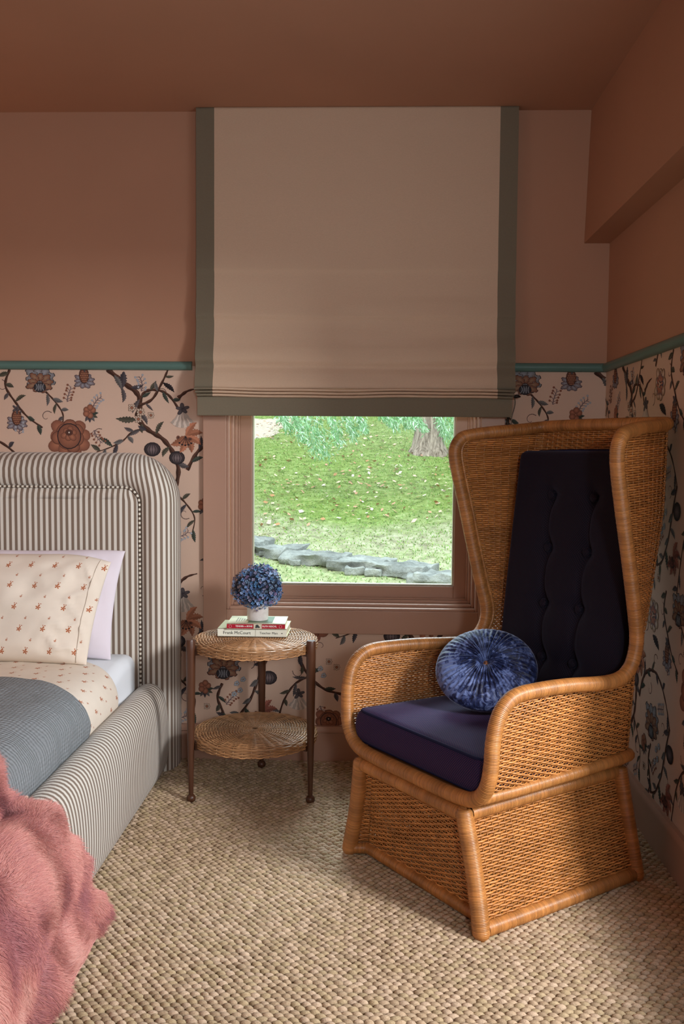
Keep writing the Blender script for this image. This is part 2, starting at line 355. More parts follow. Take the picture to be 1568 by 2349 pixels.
def stroke(pts, w0, w1, c, layer=0, dark=True):
    Q = catmull(np.asarray(pts, float), 8); n = len(Q); T = np.gradient(Q, axis=0); T /= np.linalg.norm(T, axis=1)[:, None]+1e-9
    Nn = np.stack([-T[:, 1], T[:, 0]], 1); w = np.linspace(w0, w1, n)*(1+.18*np.sin(np.arange(n)*1.3))
    A, Bq = Q+Nn*w[:, None]/2, Q-Nn*w[:, None]/2
    for k in range(n-1):
        if dark: shp(layer, [A[k], A[k+1], Q[k+1], Q[k]], scale_c(c, 1.35), c); shp(layer, [Q[k], Q[k+1], Bq[k+1], Bq[k]], scale_c(c, .6), scale_c(c, .6))
        else: shp(layer, [A[k], A[k+1], Bq[k+1], Bq[k]], c, c)
    return Q, T
def petal_ring(x, y, r0, r1, n, w, cc, ce, layer, a0=0., sq=1., outline=DK, jag=0):
    for k in range(n):
        a = a0+k*2*math.pi/n; d = np.array([math.cos(a), math.sin(a)*sq]); pnn = np.array([-math.sin(a), math.cos(a)*sq]); rr = r1*(1+.12*math.sin(k*2.7))
        t = np.linspace(0, math.pi, 9); rad = r0+(rr-r0)*.5*(1-np.cos(t)); hw = w*np.sin(t)**.8*(1+(.25*((np.arange(9) % 2)*2-1) if jag else 0))
        out = np.concatenate([np.outer(rad, d)+np.outer(hw, pnn), (np.outer(rad, d)-np.outer(hw, pnn))[::-1]])+(x, y)
        cen = np.array([x, y])+d*(r0+rr)/2
        if outline is not None: shp(layer, cen+(out-cen)*1.10, outline, outline, cen)
        shp(layer, out, cc, ce, cen)
def blob(x, y, rx, ry, cc, ce, layer, n=16, outline=DK, wob=0.):
    t = np.arange(n)*2*math.pi/n; r = 1+wob*np.sin(t*5+x); P = np.stack([x+rx*np.cos(t)*r, y+ry*np.sin(t)*r], 1)
    if outline is not None: shp(layer, (P-(x, y))*1.08+(x, y), outline, outline)
    shp(layer, P, cc, ce)
OR = rgb(170, 112, 86); OR2 = rgb(124, 80, 64); LB = rgb(150, 152, 158); CR = rgb(214, 196, 182); TN = rgb(150, 122, 98); PU = rgb(110, 92, 96)
def branch(pts, w0, w1, nl=5, L=26, seed=0, col=BR, teeth=1):
    nl = int(nl*1.5); r = random.Random(seed); Q, T = stroke(pts, w0, w1, col)
    for k in range(nl):
        i = int((k+.6)/nl*(len(Q)-2)); side = 1 if k % 2 else -1; a = math.atan2(T[i][1], T[i][0])+side*r.uniform(.5, 1.2)
        leafs(Q[i][0], Q[i][1], a, L*r.uniform(.7, 1.3), L*r.uniform(.28, .42), r.choice(GR), teeth, side*r.uniform(-.25, .35))
def daisy(x, y, r): petal_ring(x, y, r*.3, r, 8, r*.26, CR, TN, 3); blob(x, y, r*.36, r*.36, OR, OR2, 4, 8)
def sprig(x, y, a, n=5, L=34, c=OR2, seed=1):
    r = random.Random(seed); pts = [(x, y)]
    for k in range(3): pts.append((pts[-1][0]+math.cos(a)*L/3, pts[-1][1]+math.sin(a)*L/3)); a += r.uniform(-.4, .5)
    Q, T = stroke(pts, 2.4, 1.2, PU, 0, False)
    for k in range(n*2):
        i = int(k/(n*2)*(len(Q)-1)); s_ = 1 if k % 2 else -1; aa = math.atan2(T[i][1], T[i][0])+s_*1.0; l = L*.28
        e = (Q[i][0]+math.cos(aa)*l, Q[i][1]+math.sin(aa)*l); stroke([Q[i], ((Q[i][0]+e[0])/2+1, (Q[i][1]+e[1])/2+1), e], 1.5, 1, PU, 0, False); blob(e[0], e[1], 2.8, 2.8, scale_c(c, 1.3), c, 2, 6, None)
def berries(x, y, r):
    for i, (dx, dy) in enumerate(((0, 0), (.55, .3), (-.5, .35), (.1, .75), (.1, -.6), (-.55, -.3))): blob(x+dx*r, y+dy*r, r*.48, r*.48, OR, OR2, 3, 10, scale_c(OR2, .5))
    for i in range(5): leafs(x, y-r*.3, -.9+i*.55-1.2, r*1.5, r*.6, GR[i % 5], 0)
def rose(x, y, r):
    petal_ring(x, y-r*.1, r*.3, r*1.15, 9, r*.36, OR, scale_c(OR2, 1.1), 2, .2, .9, OR2); petal_ring(x, y, r*.2, r*.85, 7, r*.34, OR, OR2, 3, .6, 1, scale_c(OR2, .6))
    blob(x, y, r*.62, r*.66, scale_c(OR, .95), OR2, 4, 18); petal_ring(x, y+r*.12, 0, r*.42, 6, r*.16, OR, OR2, 5, .3, 1, scale_c(OR2, .6)); blob(x, y+r*.2, r*.2, r*.16, DK, scale_c(OR2, .6), 6, 10); blob(x, y+r*.2, r*.05, r*.05, CR, CR, 7, 6, None)
def passion(x, y, r):
    petal_ring(x, y, r*.5, r*1.15, 9, r*.30, CR, TN, 2, .1, 1, scale_c(TN, .5)); petal_ring(x, y, r*.2, r*.78, 12, r*.17, OR, PU, 3, 0, 1, rgb(90, 84, 96)); petal_ring(x, y, r*.1, r*.6, 10, r*.07, rgb(196, 130, 112), OR, 4, .1, 1, None)
    blob(x, y, r*.30, r*.28, DK, DK, 5, 10, None, .2); petal_ring(x, y, 0, r*.34, 5, r*.05, OR, CR, 6, 0, 1, None)
def acanthus(x, y, r):
    petal_ring(x, y+r*.3, r*.2, r*1.2, 9, r*.28, LB, rgb(120, 116, 118), 2, .35, .8, DK, 1); petal_ring(x, y, r*.2, r*1.05, 9, r*.24, TN, OR2, 3, .1, .75, DK, 1)
    blob(x, y-r*.35, r*.45, r*.36, rgb(96, 98, 104), DK, 4, 14)
    for k in range(4): stroke([(x-r*.35+k*r*.22, y-r*.6), (x-r*.2+k*r*.14, y-r*.35), (x-r*.3+k*r*.2, y-r*.08)], 1.3, 1.3, LB, 5, False)
def pineapple(x, y, r):
    petal_ring(x, y-r*.5, r*.2, r*.95, 9, r*.22, LB, PU, 2, .3, .7, DK, 1); blob(x, y, r*.42, r*.66, OR2, scale_c(OR2, .6), 4, 14)
    for i in range(-2, 3):
        for j in range(-3, 4):
            if (i*.4)**2+(j*.3)**2 < 1: blob(x+i*r*.15+(j % 2)*r*.07, y+j*r*.18, r*.055, r*.06, TN, OR, 5, 5, None)
    petal_ring(x, y+r*.75, 0, r*.4, 5, r*.09, GR[0], GR[1], 5, 1.1, 1, DK)
def bell(x, y, r):
    for k in range(9):
        a = -math.pi/2+(k-4)*.22; stroke([(x, y+r*.5), (x+math.cos(a)*r*.7, y+math.sin(a)*r*.4), (x+math.cos(a)*r*1.2, y+math.sin(a)*r*1.05)], 4, 7.5, scale_c(CR, .95 if k % 2 else .62), 3, False)
    petal_ring(x, y+r*.55, 0, r*.6, 5, r*.16, GR[0], GR[1], 4, .4, .8, DK)
def lily(x, y, r, c=OR):
    for k, a in enumerate((-2.9, -2.2, -1.5, -.8, -.1, .6)): leafs(x, y, a, r*1.15, r*.5, scale_c(c, 1.1 if k % 2 else .85), 1, .3, 3)
    for k in range(5): a = -2.3+k*.35; stroke([(x, y), (x+math.cos(a)*r*.3, y+math.sin(a)*r*.35), (x+math.cos(a)*r*.6, y+math.sin(a)*r*.6)], 1.2, 1.2, DK, 5, False); blob(x+math.cos(a)*r*.62, y+math.sin(a)*r*.62, 2.6, 2.2, DK, DK, 6, 6, None)
    blob(x+r*.3, y-r*.2, r*.16, r*.12, DK, OR2, 5, 8, None); blob(x-r*.5, y-r*.1, r*.12, r*.14, DK, OR2, 5, 8, None)
def fig(x, y, r):
    blob(x, y, r, r*.85, rgb(128, 112, 112), DK, 3, 14)
    for k in range(-2, 3): stroke([(x+k*r*.12, y+r*.75), (x+k*r*.38, y), (x+k*r*.2, y-r*.72)], 1.2, 1.2, DK, 4, False)
def tulip(x, y, r):
    for k, (a, c) in enumerate(((1.9, CR), (1.2, CR), (1.55, CR), (2.4, OR2), (.7, OR2), (-2.6, OR2), (-.5, OR2), (2.9, CR), (.2, CR))): leafs(x, y, a, r*1.3, r*.55, scale_c(c, .9 if k % 2 else 1), 0, .15, 3)
    leafs(x, y-r*.3, 1.57, r*1.0, r*.55, OR2, 0, 0, 4); blob(x, y-r*.25, r*.2, r*.2, DK, OR2, 5, 8)
Y = lambda y: 1277-y
P_ = lambda L_: [(x, Y(y)) for x, y in L_]
branch(P_([(172, 850), (208, 880), (240, 905), (247, 932), (241, 960), (265, 988), (300, 1010), (325, 1045), (335, 1085), (322, 1130), (285, 1165), (240, 1200), (190, 1240), (172, 1277)]), 11, 9, 9, 30, 1)
branch(P_([(246, 932), (275, 918), (298, 880), (312, 850)]), 7, 4, 2, 20, 2)
branch(P_([(247, 925), (258, 902), (285, 897), (312, 908), (335, 938)]), 7, 5, 3, 24, 3)
branch(P_([(335, 915), (355, 900), (378, 893)]), 9, 2, 0)
branch(P_([(268, 988), (232, 992), (205, 1015), (175, 1030), (145, 1040)]), 5, 2, 6, 28, 4)
branch(P_([(355, 1080), (378, 1040), (400, 1022), (430, 1012), (468, 1015), (510, 1045), (540, 1090)]), 9, 4, 5, 26, 5)
branch(P_([(28, 902), (50, 925), (68, 955), (64, 985)]), 4, 3, 4, 24, 6)
branch(P_([(70, 1050), (62, 1090), (85, 1130), (120, 1160), (170, 1175), (215, 1200)]), 8, 5, 6, 28, 7)
branch(P_([(85, 1130), (50, 1150), (25, 1190), (10, 1240), (0, 1277)]), 5, 4, 5, 26, 8)
branch(P_([(436, 1150), (425, 1185), (438, 1225), (420, 1262), (400, 1300)]), 6, 7, 5, 24, 9)
branch(P_([(540, 1090), (520, 1140), (500, 1190), (470, 1230), (438, 1240)]), 7, 5, 6, 30, 10)
branch(P_([(500, 852), (490, 890), (515, 930), (540, 960), (575, 985)]), 6, 4, 5, 26, 11)
branch(P_([(323, 1130), (350, 1155), (372, 1190), (365, 1230)]), 5, 2, 4, 24, 12)
for q in ((78, 925, 1.4, 3), (136, 940, 1.1, 4), (140, 990, -1.2, 5), (250, 900, 1.4, 6), (445, 1200, .9, 7), (330, 1240, .6, 8), (110, 1200, -1.2, 9), (520, 1000, 1.5, 12), (215, 1060, -.8, 14), (180, 1130, 1.2, 15), (470, 1075, .3, 16)): sprig(q[0], Y(q[1]), q[2], 5, 36, OR2 if q[3] % 2 else LB, q[3])
for i, (x, y) in enumerate(((300, 905), (150, 1000), (420, 1050), (60, 1120), (350, 1180), (500, 1100), (200, 1190), (30, 960), (480, 890), (290, 1230), (240, 1090), (390, 930), (110, 1060), (450, 990))):   # curling tendrils
    th = np.linspace(0, 4.6, 9); sg_ = 1 if i % 2 else -1; stroke(np.stack([x+(15-2.6*th)*np.cos(th+i)*sg_, Y(y)+(15-2.6*th)*np.sin(th+i)], 1), 1.8, .9, rgb(98, 78, 72), 0, False)
for q in ((228, 938, 9), (248, 948, 10), (243, 964, 9), (272, 955, 8), (400, 1205, 8), (455, 1262, 8), (130, 1095, 8), (148, 1108, 8)): daisy(q[0], Y(q[1]), q[2])
for q in ((110, 1112), (118, 1128), (470, 1150), (485, 1140), (478, 1166), (464, 1175)): petal_ring(q[0], Y(q[1]), 1, 6.5, 5, 2.8, rgb(168, 176, 184), LB, 3); blob(q[0], Y(q[1]), 1.6, 1.6, TN, TN, 4, 6, None)
pineapple(118, Y(865), 26); acanthus(15, Y(882), 30); acanthus(438, Y(1115), 34); passion(430, Y(908), 27); bell(345, Y(955), 27); lily(352, Y(1002), 34); fig(275, Y(1033), 18); fig(332, Y(1052), 17); rose(82, Y(1004), 42); berries(130, Y(948), 14)
passion(205, Y(1130), 30); tulip(258, Y(1245), 34); rose(130, Y(1236), 30); pineapple(515, Y(962), 26); berries(395, Y(1160), 14); berries(300, Y(1100), 12); fig(545, Y(1135), 18); lily(530, Y(1215), 30, rgb(150, 92, 78)); bell(60, Y(1185), 24); leafs(430, Y(945), -.7, 44, 16, DK, 1, .2); leafs(300, Y(880), -.9, 34, 11, DK, 1, .2); leafs(210, Y(855), 4.6, 42, 17, GR[1], 1, 0); leafs(205, Y(890), -1.9, 34, 11, GR[0], 1, .4); leafs(240, Y(965), 3.0, 50, 14, GR[3], 1, .1)
def wallpaper(name, parent, s0, s1, z0, z1, to3d, ox, holes, nrm):
    b = B(); nf = 0
    h = holes[0]; zt = min(h[3], z1)      # plain ground in four sheets around the window opening
    for a0, a1, c0, c1 in ((s0, h[0], z0, z1), (h[1], s1, z0, z1), (h[0], h[1], z0, h[2]), (h[0], h[1], zt, z1)):
        if a1-a0 < 1e-4 or c1-c0 < 1e-4: continue
        q = np.array([(a0, c0), (a1, c0), (a1, c1), (a0, c1)]); b.add(to3d(q[:, 0], q[:, 1], .0006), [(0, 1, 2, 3)], BG)
    sc = 1/609
    for ti in range(-2, 7):
        for tj in range(-1, 3):
            X0, Z0 = ox+ti*TW*sc, .794+(tj-1)*TH*sc
            if X0 > s1 or X0+TW*sc*1.1 < s0: continue
            for idx, (layer, pts, cc, ce, cen) in enumerate(shapes):
                P = pts*sc+(X0, Z0); c = cen*sc+(X0, Z0)
                if c[0] < s0 or c[0] > s1 or c[1] < z0 or c[1] > z1: continue
                if any(h[0] < c[0] < h[1] and h[2] < c[1] < h[3] for h in holes): continue
                P = np.clip(P, (s0, z0), (s1, z1)); off = .0010+layer*.0003+(idx % 150)*1.6e-6
                A = np.vstack([c, P]); n = len(P)
                b.add(to3d(A[:, 0], A[:, 1], off), [(0, 1+k, 1+(k+1) % n) for k in range(n)], np.vstack([cc, np.repeat([ce], n, 0)]))
    o = b.make(name, M['wallpaper'], parent, smooth=False); o['label'] = nrm; return o
wallpaper('wallpaper', wall_back, LX+.01, RX, .14, 1.508, lambda s, z, o: np.stack([s, np.full_like(s, BY)-o, z], 1), -1.278, [(WX0-.06, WX1+.06, WZ0-.06, 2.3)], 'salmon pink floral wallpaper below the teal rail')
wallpaper('wallpaper', wall_right, -BY, -1.2, .14, 1.508, lambda s, z, o: np.stack([np.full_like(s, RX)-o, -s, z], 1), -BY-.06, [(-SY1-.06, -SY0+.06, SZ0-.06, 2.3)], 'floral wallpaper on the side wall behind the chair')

# ---- mouldings
def prism_x(name, prof, x0, x1, m, parent=None):
    P = np.array([[(x, y, z) for y, z in prof] for x in (x0, x1)]); b = B(); b.grid(P, False, True)
    n = len(prof)
    for i, x in ((0, x0), (1, x1)):
        c = P[i].mean(0); b.add(np.vstack([c, P[i]]), [(0, 1+k, 1+(k+1) % n) for k in range(n)])
    o = b.make(name, m, parent, smooth=True); sh(o); return o
def prism_y(name, prof, y0, y1, m, parent=None):
    P = np.array([[(x, y, z) for x, z in prof] for y in (y0, y1)]); b = B(); b.grid(P, False, True)
    n = len(prof)
    for i in (0, 1):
        c = P[i].mean(0); b.add(np.vstack([c, P[i]]), [(0, 1+k, 1+(k+1) % n) for k in range(n)])
    o = b.make(name, m, parent, smooth=True); sh(o); return o
def sh(o, a=35):
    o.data.update(); me = o.data
    import bmesh
    bm = bmesh.new(); bm.from_mesh(me); bmesh.ops.remove_doubles(bm, verts=bm.verts, dist=1e-6); bmesh.ops.recalc_face_normals(bm, faces=bm.faces)
    for e in bm.edges:
        e.smooth = len(e.link_faces) == 2 and e.calc_face_angle(0) < math.radians(a)
    bm.to_mesh(me); bm.free()
rail = [(0, 1.492), (.010, 1.492), (.016, 1.496), (.021, 1.503), (.022, 1.508), (.021, 1.514), (.016, 1.520), (.010, 1.524), (0, 1.524)]
def named(o, n, lab=None):
    o.name = n; o['kind'] = 'structure'
    if lab: o['label'] = lab
    return o
named(prism_x('trim', [(BY-a, z) for a, z in rail], LX, -.674, M['teal']), 'trim_2', 'teal painted rail on the window wall above the bed')
named(prism_x('trim', [(BY-a, z) for a, z in rail], .500, RX, M['teal']), 'trim_3', 'short teal painted rail between the window and the corner')
named(prism_y('trim', [(RX-a, z) for a, z in rail], 2.12, BY, M['teal']), 'trim_4', 'teal painted rail along the right wall')
basep = [(0, 0), (.016, 0), (.016, .118), (.020, .121), (.020, .134), (.014, .143), (0, .144)]
named(prism_x('trim', [(BY-a, z) for a, z in basep], LX, RX, M['trim']), 'baseboard_back')
named(prism_y('trim', [(RX-a, z) for a, z in basep], RY, BY, M['trim']), 'baseboard_right')

# ---- the window in view: casing, stepped jamb mouldings, sash, glass
def ring_x(b, x0, x1, z0, z1, w, y0, y1):
    """rectangular frame of width w between y0 (room side) and y1, outer size x0..x1, z0..z1"""
    b.box(x0, x0+w, y0, y1, z0, z1); b.box(x1-w, x1, y0, y1, z0, z1); b.box(x0+w, x1-w, y0, y1, z0, z0+w); b.box(x0+w, x1-w, y0, y1, z1-w, z1)
def framed(name, b, m, parent=None, bev=.002):
    o = b.make(name, m, parent, smooth=False); md = o.modifiers.new('bevel', 'BEVEL'); md.width = bev; md.segments = 2; md.limit_method = 'ANGLE'; return o
b = B(); ring_x(b, -.631, .495, .503, 2.29, .088, BY-.022, BY+.001)
cas = named(framed('trim', b, M['trim'], None, .002), 'trim_5', 'wide flat salmon casing around the window')
win = bpy.data.objects.new('window_1', None); S.collection.objects.link(win); win.location = (-.066, BY, .59); win['kind'] = 'structure'
b = B(); ring_x(b, -.5435, .4075, .5905, 2.20, .0115, BY-.016, BY+.12); framed('bead_moulding', b, M['trim'], win, .003)
b = B(); ring_x(b, -.5320, .3960, .6020, 2.19, .0115, BY+.012, BY+.12); framed('stop_moulding', b, M['trim'], win, .003)
b = B(); ring_x(b, -.5205, .3845, .6135, 2.18, .010, BY+.042, BY+.125); framed('jamb', b, M['trim'], win, .002)
b = B(); ring_x(b, -.5105, .3745, .6235, 2.17, .007, BY+.058, BY+.125); framed('jamb_liner', b, M['trim'], win, .002)
b = B(); ring_x(b, -.5045, .3685, .6285, 2.16, .047, BY+.068, BY+.115); framed('window_sash', b, M['trim'], win, .003)
b = B(); ring_x(b, -.4575, .3215, .6765, 2.112, .006, BY+.074, BY+.10); framed('glazing_bead', b, plain('pale_glazing_bead', rgb(196, 190, 170), .4), win, .0015)
b = B(); b.box(-.4575, .3215, BY+.090, BY+.094, .6765, 2.112); b.make('glass_pane', M['glass'], win, smooth=False)
# the unseen window in the right wall lets the daylight in beside the camera
win2 = bpy.data.objects.new('window_2', None); S.collection.objects.link(win2); win2.location = (RX, 1.1, SZ0); win2['kind'] = 'structure'
b = B()
for (y0, y1, z0, z1) in ((SY0-.07, SY0, SZ0-.07, SZ1+.06), (SY1, SY1+.07, SZ0-.07, SZ1+.06), (SY0, SY1, SZ0-.07, SZ0), (SY0, SY1, SZ1, SZ1+.06)): b.box(RX-.02, RX, y0, y1, z0, z1)
framed('window_casing', b, M['trim'], win2)

# unseen dresser added beside the camera to shade the floor at the right
dr = empty('shade_blocker_dresser', (.735, .45, 0), 'unseen low dresser added to shade the floor at the right', 'dresser')
box_ob('body', .600, .862, -.20, 1.14, .06, .80, M['trim'], dr, .004); box_ob('top_board', .588, .864, -.215, 1.155, .80, .825, M['walnut'], dr, .004)
for k in range(2):
    for j in range(3):
        d_ = box_ob('drawer', .590, .601, -.18+.66*k, .46+.66*k, .09+.24*j, .31+.24*j, M['trim'], dr, .004); bb = B(); bb.grid(tubeP(np.array([(.590, .14+.66*k, .2+.24*j), (.572, .14+.66*k, .2+.24*j)]), .012, 10, cap=True), False, True); bb.make('knob', M['dark_metal'], d_)
for yy in (-.17, 1.11):
    for xx in (.64, .84): box_ob('leg', xx-.02, xx+.02, yy-.02, yy+.02, 0, .06, M['walnut'], dr, .003)

# ------------------------------------------------------------------ roman shade
shade = empty('roman_shade', (-.064, 3.41, 1.32), 'half raised linen roman shade with taupe borders over the window', 'window shade')
SP = [(2.439, 3.412), (2.3, 3.411), (2.11, 3.410), (1.95, 3.410), (1.86, 3.405), (1.84, 3.410), (1.76, 3.408), (1.69, 3.398), (1.672, 3.405), (1.62, 3.403), (1.585, 3.394), (1.565, 3.386), (1.54, 3.378), (1.52, 3.380), (1.503, 3.392), (1.493, 3.389), (1.475, 3.379), (1.45, 3.371), (1.43, 3.369), (1.420, 3.372)]
spz = resample(catmull(np.array(SP), 6), n=150)[0]
def sheet_x(b, prof, x0, x1, nx, th, wob=.0015, c=None, seed=0):
    xs = np.linspace(x0, x1, nx); X, K = np.meshgrid(xs, np.arange(len(prof)), indexing='ij')
    z, y = prof[K, 0], prof[K, 1]; d = np.clip((1.9-z)/.5, 0, 1)
    y = y+wob*(noise2(X*4+50, z*26+50, seed)-.5)*2*(.25+d)+ .001*np.sin(X*9+1)*d; z = z+.003*np.sin(X*5.3+z*3)*d*np.clip((z-1.42)*12, 0, 1)
    A = np.stack([X, y, z], -1); Bk = A+(0, th, 0)
    P = np.concatenate([A, Bk[:, ::-1]], 1); b.grid(P, False, True)
    for i in (0, -1): b.grid(np.stack([A[i], Bk[i]], 0))
b = B(); sheet_x(b, spz, -.583, .455, 60, .003, .0032); b.make('fabric_panel', M['shade_linen'], shade)
for x0, x1 in ((-.650, -.583), (.455, .521)):
    b = B(); sheet_x(b, spz, x0, x1, 6, .0035); o = b.make('border_band', M['shade_band'], shade)
b = B(); b.box(-.640, .512, 3.381, 3.386, 1.37, 1.43); b.make('lining_strip', M['shade_linen'], shade, smooth=False)
for k, z in enumerate((1.4155, 1.404, 1.3925)):
    yc = 3.366+k*.002
    for x0, x1, mm in ((-.583+.001, .455, 'shade_linen'), (-.649+k*.004, -.583, 'shade_band'), (.455, .519-k*.004, 'shade_band')):
        xs = np.linspace(x0, x1, 40); b = B(); a = np.linspace(0, 2*math.pi, 13)[:-1]
        zz = z+.0020*np.sin(xs*8)+.0010*np.sin(xs*19)
        P = np.stack([np.stack([xs, np.full_like(xs, yc)+.012*math.cos(t)+.003*np.sin(xs*11), zz+.0052*math.sin(t)], -1) for t in a], 1); b.grid(P, False, True)
        b.grid(np.stack([P[0], np.repeat(P[0].mean(0)[None], 12, 0)], 0)); b.grid(np.stack([P[-1], np.repeat(P[-1].mean(0)[None], 12, 0)], 0))
        b.make('stacked_pleat' if mm == 'shade_linen' else 'pleat_end', M[mm], shade)
b = B(); hp_ = np.array([(1.392, 3.375), (1.38, 3.372), (1.35, 3.371), (1.3205, 3.373)]); sheet_x(b, resample(hp_, n=16)[0], -.640, .510, 40, .008, .0006); b.make('hem_band', M['shade_band'], shade)
b = B(); bt = np.linspace(0, 1, 90); cx = .519+.006*np.sin(bt*7); Q = np.stack([cx, np.full(90, 3.40), 1.41-.15*bt], 1)
b.grid(tubeP(Q, .0022*(1+.5*np.sin(np.arange(90)*2.1)), 6), False, True); b.make('bead_chain', M['nickel'], shade)
b = B(); b.grid(tubeP(np.array([(.520, 3.40, 1.395), (.528, 3.40, 1.398), (.537, 3.40, 1.399), (.545, 3.40, 1.396)]), [.004, .007, .006, .002], 8, cap=True), False, True); b.make('chain_clip', M['dark_metal'], shade)
b = B(); b.grid(tubeP(np.array([(.505, 3.43, 1.33), (.504, 3.43, 1.27)]), .0045, 8, cap=True), False, True); b.make('cord_cleat', M['dark_metal'], shade)

# ------------------------------------------------------------------ carpet
CP = (.0222, .0137)
b = B(); b.box(LX, RX-.001, RY, BY-.001, .0, .004); cb = b.make('sisal_carpet', plain('sisal_backing', rgb(104, 84, 56), .95), smooth=False)
tag(cb, 'wall to wall chunky sisal carpet in sandy beige', 'carpet')
xs = np.arange(-1.35, RX-.012, CP[0]); ys = np.arange(1.45, BY-.018, CP[1]); NX, NY = np.meshgrid(xs, np.arange(len(ys)))
cx = NX+(NY % 2)*CP[0]*.5+rng.normal(0, .0009, NX.shape)+.004*np.sin(ys[NY]*5); cy = ys[NY]+rng.normal(0, .0007, NX.shape)
cx, cy = cx.ravel(), cy.ravel(); keep = cx < RX-.012; cx, cy = cx[keep], cy[keep]; n = len(cx)
t = np.arange(7)*2*math.pi/7
lv = [(1.0, .0), (.86, .60), (.45, .95)]
loc = [np.stack([np.cos(t+.2*i)*r*.0130, np.sin(t+.2*i)*r*.0080, np.full(7, h*.0092)], 1) for i, (r, h) in enumerate(lv)]+[np.array([[.001, -.0005, .0096]])]
loc = np.concatenate(loc); loc[:, 0] += loc[:, 2]*.25; loc[:, 2] += .0035
ang = rng.normal(-.30, .10, n); sc = rng.uniform(.92, 1.10, n); hs = rng.uniform(.8, 1.12, n)
ca, sa = np.cos(ang), np.sin(ang)
PX = cx[:, None]+sc[:, None]*(ca[:, None]*loc[None, :, 0]-sa[:, None]*loc[None, :, 1]); PY = cy[:, None]+sc[:, None]*(sa[:, None]*loc[None, :, 0]+ca[:, None]*loc[None, :, 1])
PZ = loc[None, :, 2]*hs[:, None]; V = np.stack([PX, PY, PZ], -1).reshape(-1, 3)
q = []; [q.append((r*7+k, r*7+(k+1) % 7, (r+1)*7+(k+1) % 7, (r+1)*7+k)) for r in range(2) for k in range(7)]
tq = [(14+k, 14+(k+1) % 7, 21) for k in range(7)]
Q4 = (np.array(q)[None]+np.arange(n)[:, None, None]*22).reshape(-1, 4); T3 = (np.array(tq)[None]+np.arange(n)[:, None, None]*22).reshape(-1, 3)
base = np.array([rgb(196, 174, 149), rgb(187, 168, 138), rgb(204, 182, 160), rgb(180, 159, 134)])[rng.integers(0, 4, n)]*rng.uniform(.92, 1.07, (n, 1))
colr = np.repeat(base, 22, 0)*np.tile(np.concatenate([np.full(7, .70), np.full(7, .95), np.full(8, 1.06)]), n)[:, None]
m = N('sisal_yarn', .75, .25); o = m.obj(); mp = m.n('ShaderNodeMapping'); mp.inputs['Scale'].default_value = (260, 900, 600); mp.inputs['Rotation'].default_value = (0, 0, .45); m.t.links.new(o, mp.inputs[0])
fb = m.noise(1, 3, mp.outputs[0]); m.color(m.mix(m.ma('MULTIPLY_ADD', fb, 1.6, -.3), m.mix(1., m.attr(), (.66, .57, .46, 1), 'MULTIPLY'), m.mix(1., m.attr(), (1.22, 1.2, 1.15, 1), 'MULTIPLY'))); m.bump(fb, .0018, .9)
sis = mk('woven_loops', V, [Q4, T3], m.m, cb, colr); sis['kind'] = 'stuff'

# ------------------------------------------------------------------ bed
bed = empty('upholstered_bed', (-1.55, 2.3, 0), 'bed frame and tall rounded headboard upholstered in brown and cream ticking stripe', 'bed')
HX0, HX1, HT = -2.42, -.714, 1.178
def hb_outline(ins):
    r = .18-ins; x0, x1, zt = HX0+ins, HX1-ins, HT-ins; pts = []; nrm = []
    for z in np.linspace(.012, zt-r, 16)[:-1]: pts.append((x1, z)); nrm.append((1, 0))
    for a in np.linspace(0, math.pi/2, 14): pts.append((x1-r+r*math.cos(a), zt-r+r*math.sin(a))); nrm.append((math.cos(a), math.sin(a)))
    for x in np.linspace(x1-r, x0+r, 24)[1:-1]: pts.append((x, zt)); nrm.append((0, 1))
    for a in np.linspace(math.pi/2, math.pi, 14): pts.append((x0+r+r*math.cos(a), zt-r+r*math.sin(a))); nrm.append((math.cos(a), math.sin(a)))
    for z in np.linspace(zt-r, .012, 16)[1:]: pts.append((x0, z)); nrm.append((-1, 0))
    return np.array(pts), np.array(nrm)
HF = 3.272
FLIP = False
def hb_part(name, ring_prof, fill):
    rings, uvs = [], []; L = 0; prev = None
    arc = []
    for k, (ins, y) in enumerate(ring_prof[::-1]):
        if prev is not None: L += math.hypot(ins-prev[0], y-prev[1])
        arc.append(L); prev = (ins, y)
    arc = arc[::-1]; iref = ring_prof[-1][0]
    for k, (ins, y) in enumerate(ring_prof):
        p, nn = hb_outline(ins); bulge = 0
        rings.append(np.stack([p[:, 0], np.full(len(p), y), p[:, 1]], 1))
        pr, _ = hb_outline(iref); uvs.append(np.stack([pr[:, 0]+nn[:, 0]*arc[k]+(p[:, 0]-pr[:, 0])*(1-np.abs(nn[:, 0])), p[:, 1]], 1))
    R = np.array(rings); U = np.array(uvs); V, Fq = gridf(R); uv = U.reshape(-1, 2); Fs = [Fq]
    if fill:
        n = R.shape[1]; base_i = (len(R)-1)*n; k = np.arange(n//2-1)
        Fs.append(np.stack([base_i+n-1-k, base_i+n-2-k, base_i+k+1, base_i+k], 1)[:, ::(-1 if FLIP else 1)])
    o = mk(name, V, Fs, M['ticking'], bed, uv=uv); return o
hb_part('headboard', [(.03, 3.435), (0, 3.425), (-.003, 3.38), (0, 3.345), (.010, 3.312), (.028, 3.288), (.055, 3.274), (.085, 3.274), (.108, 3.282), (.121, 3.296)], False)
hb_part('headboard_panel', [(.121, 3.300), (.128, 3.289), (.145, 3.280), (.165, 3.277)], True)
p, _ = hb_outline(.1215); Q = np.stack([p[:, 0], np.full(len(p), 3.288), p[:, 1]], 1); Q, s_ = resample(Q, ds=.006)
P = tubeP(Q, .0042, 8); V, Fq = gridf(P, False, True); uv = np.stack([np.repeat(s_, 8), np.zeros(len(V))], 1); mk('piping', V, Fq, M['ticking_piping'], bed, uv=uv)
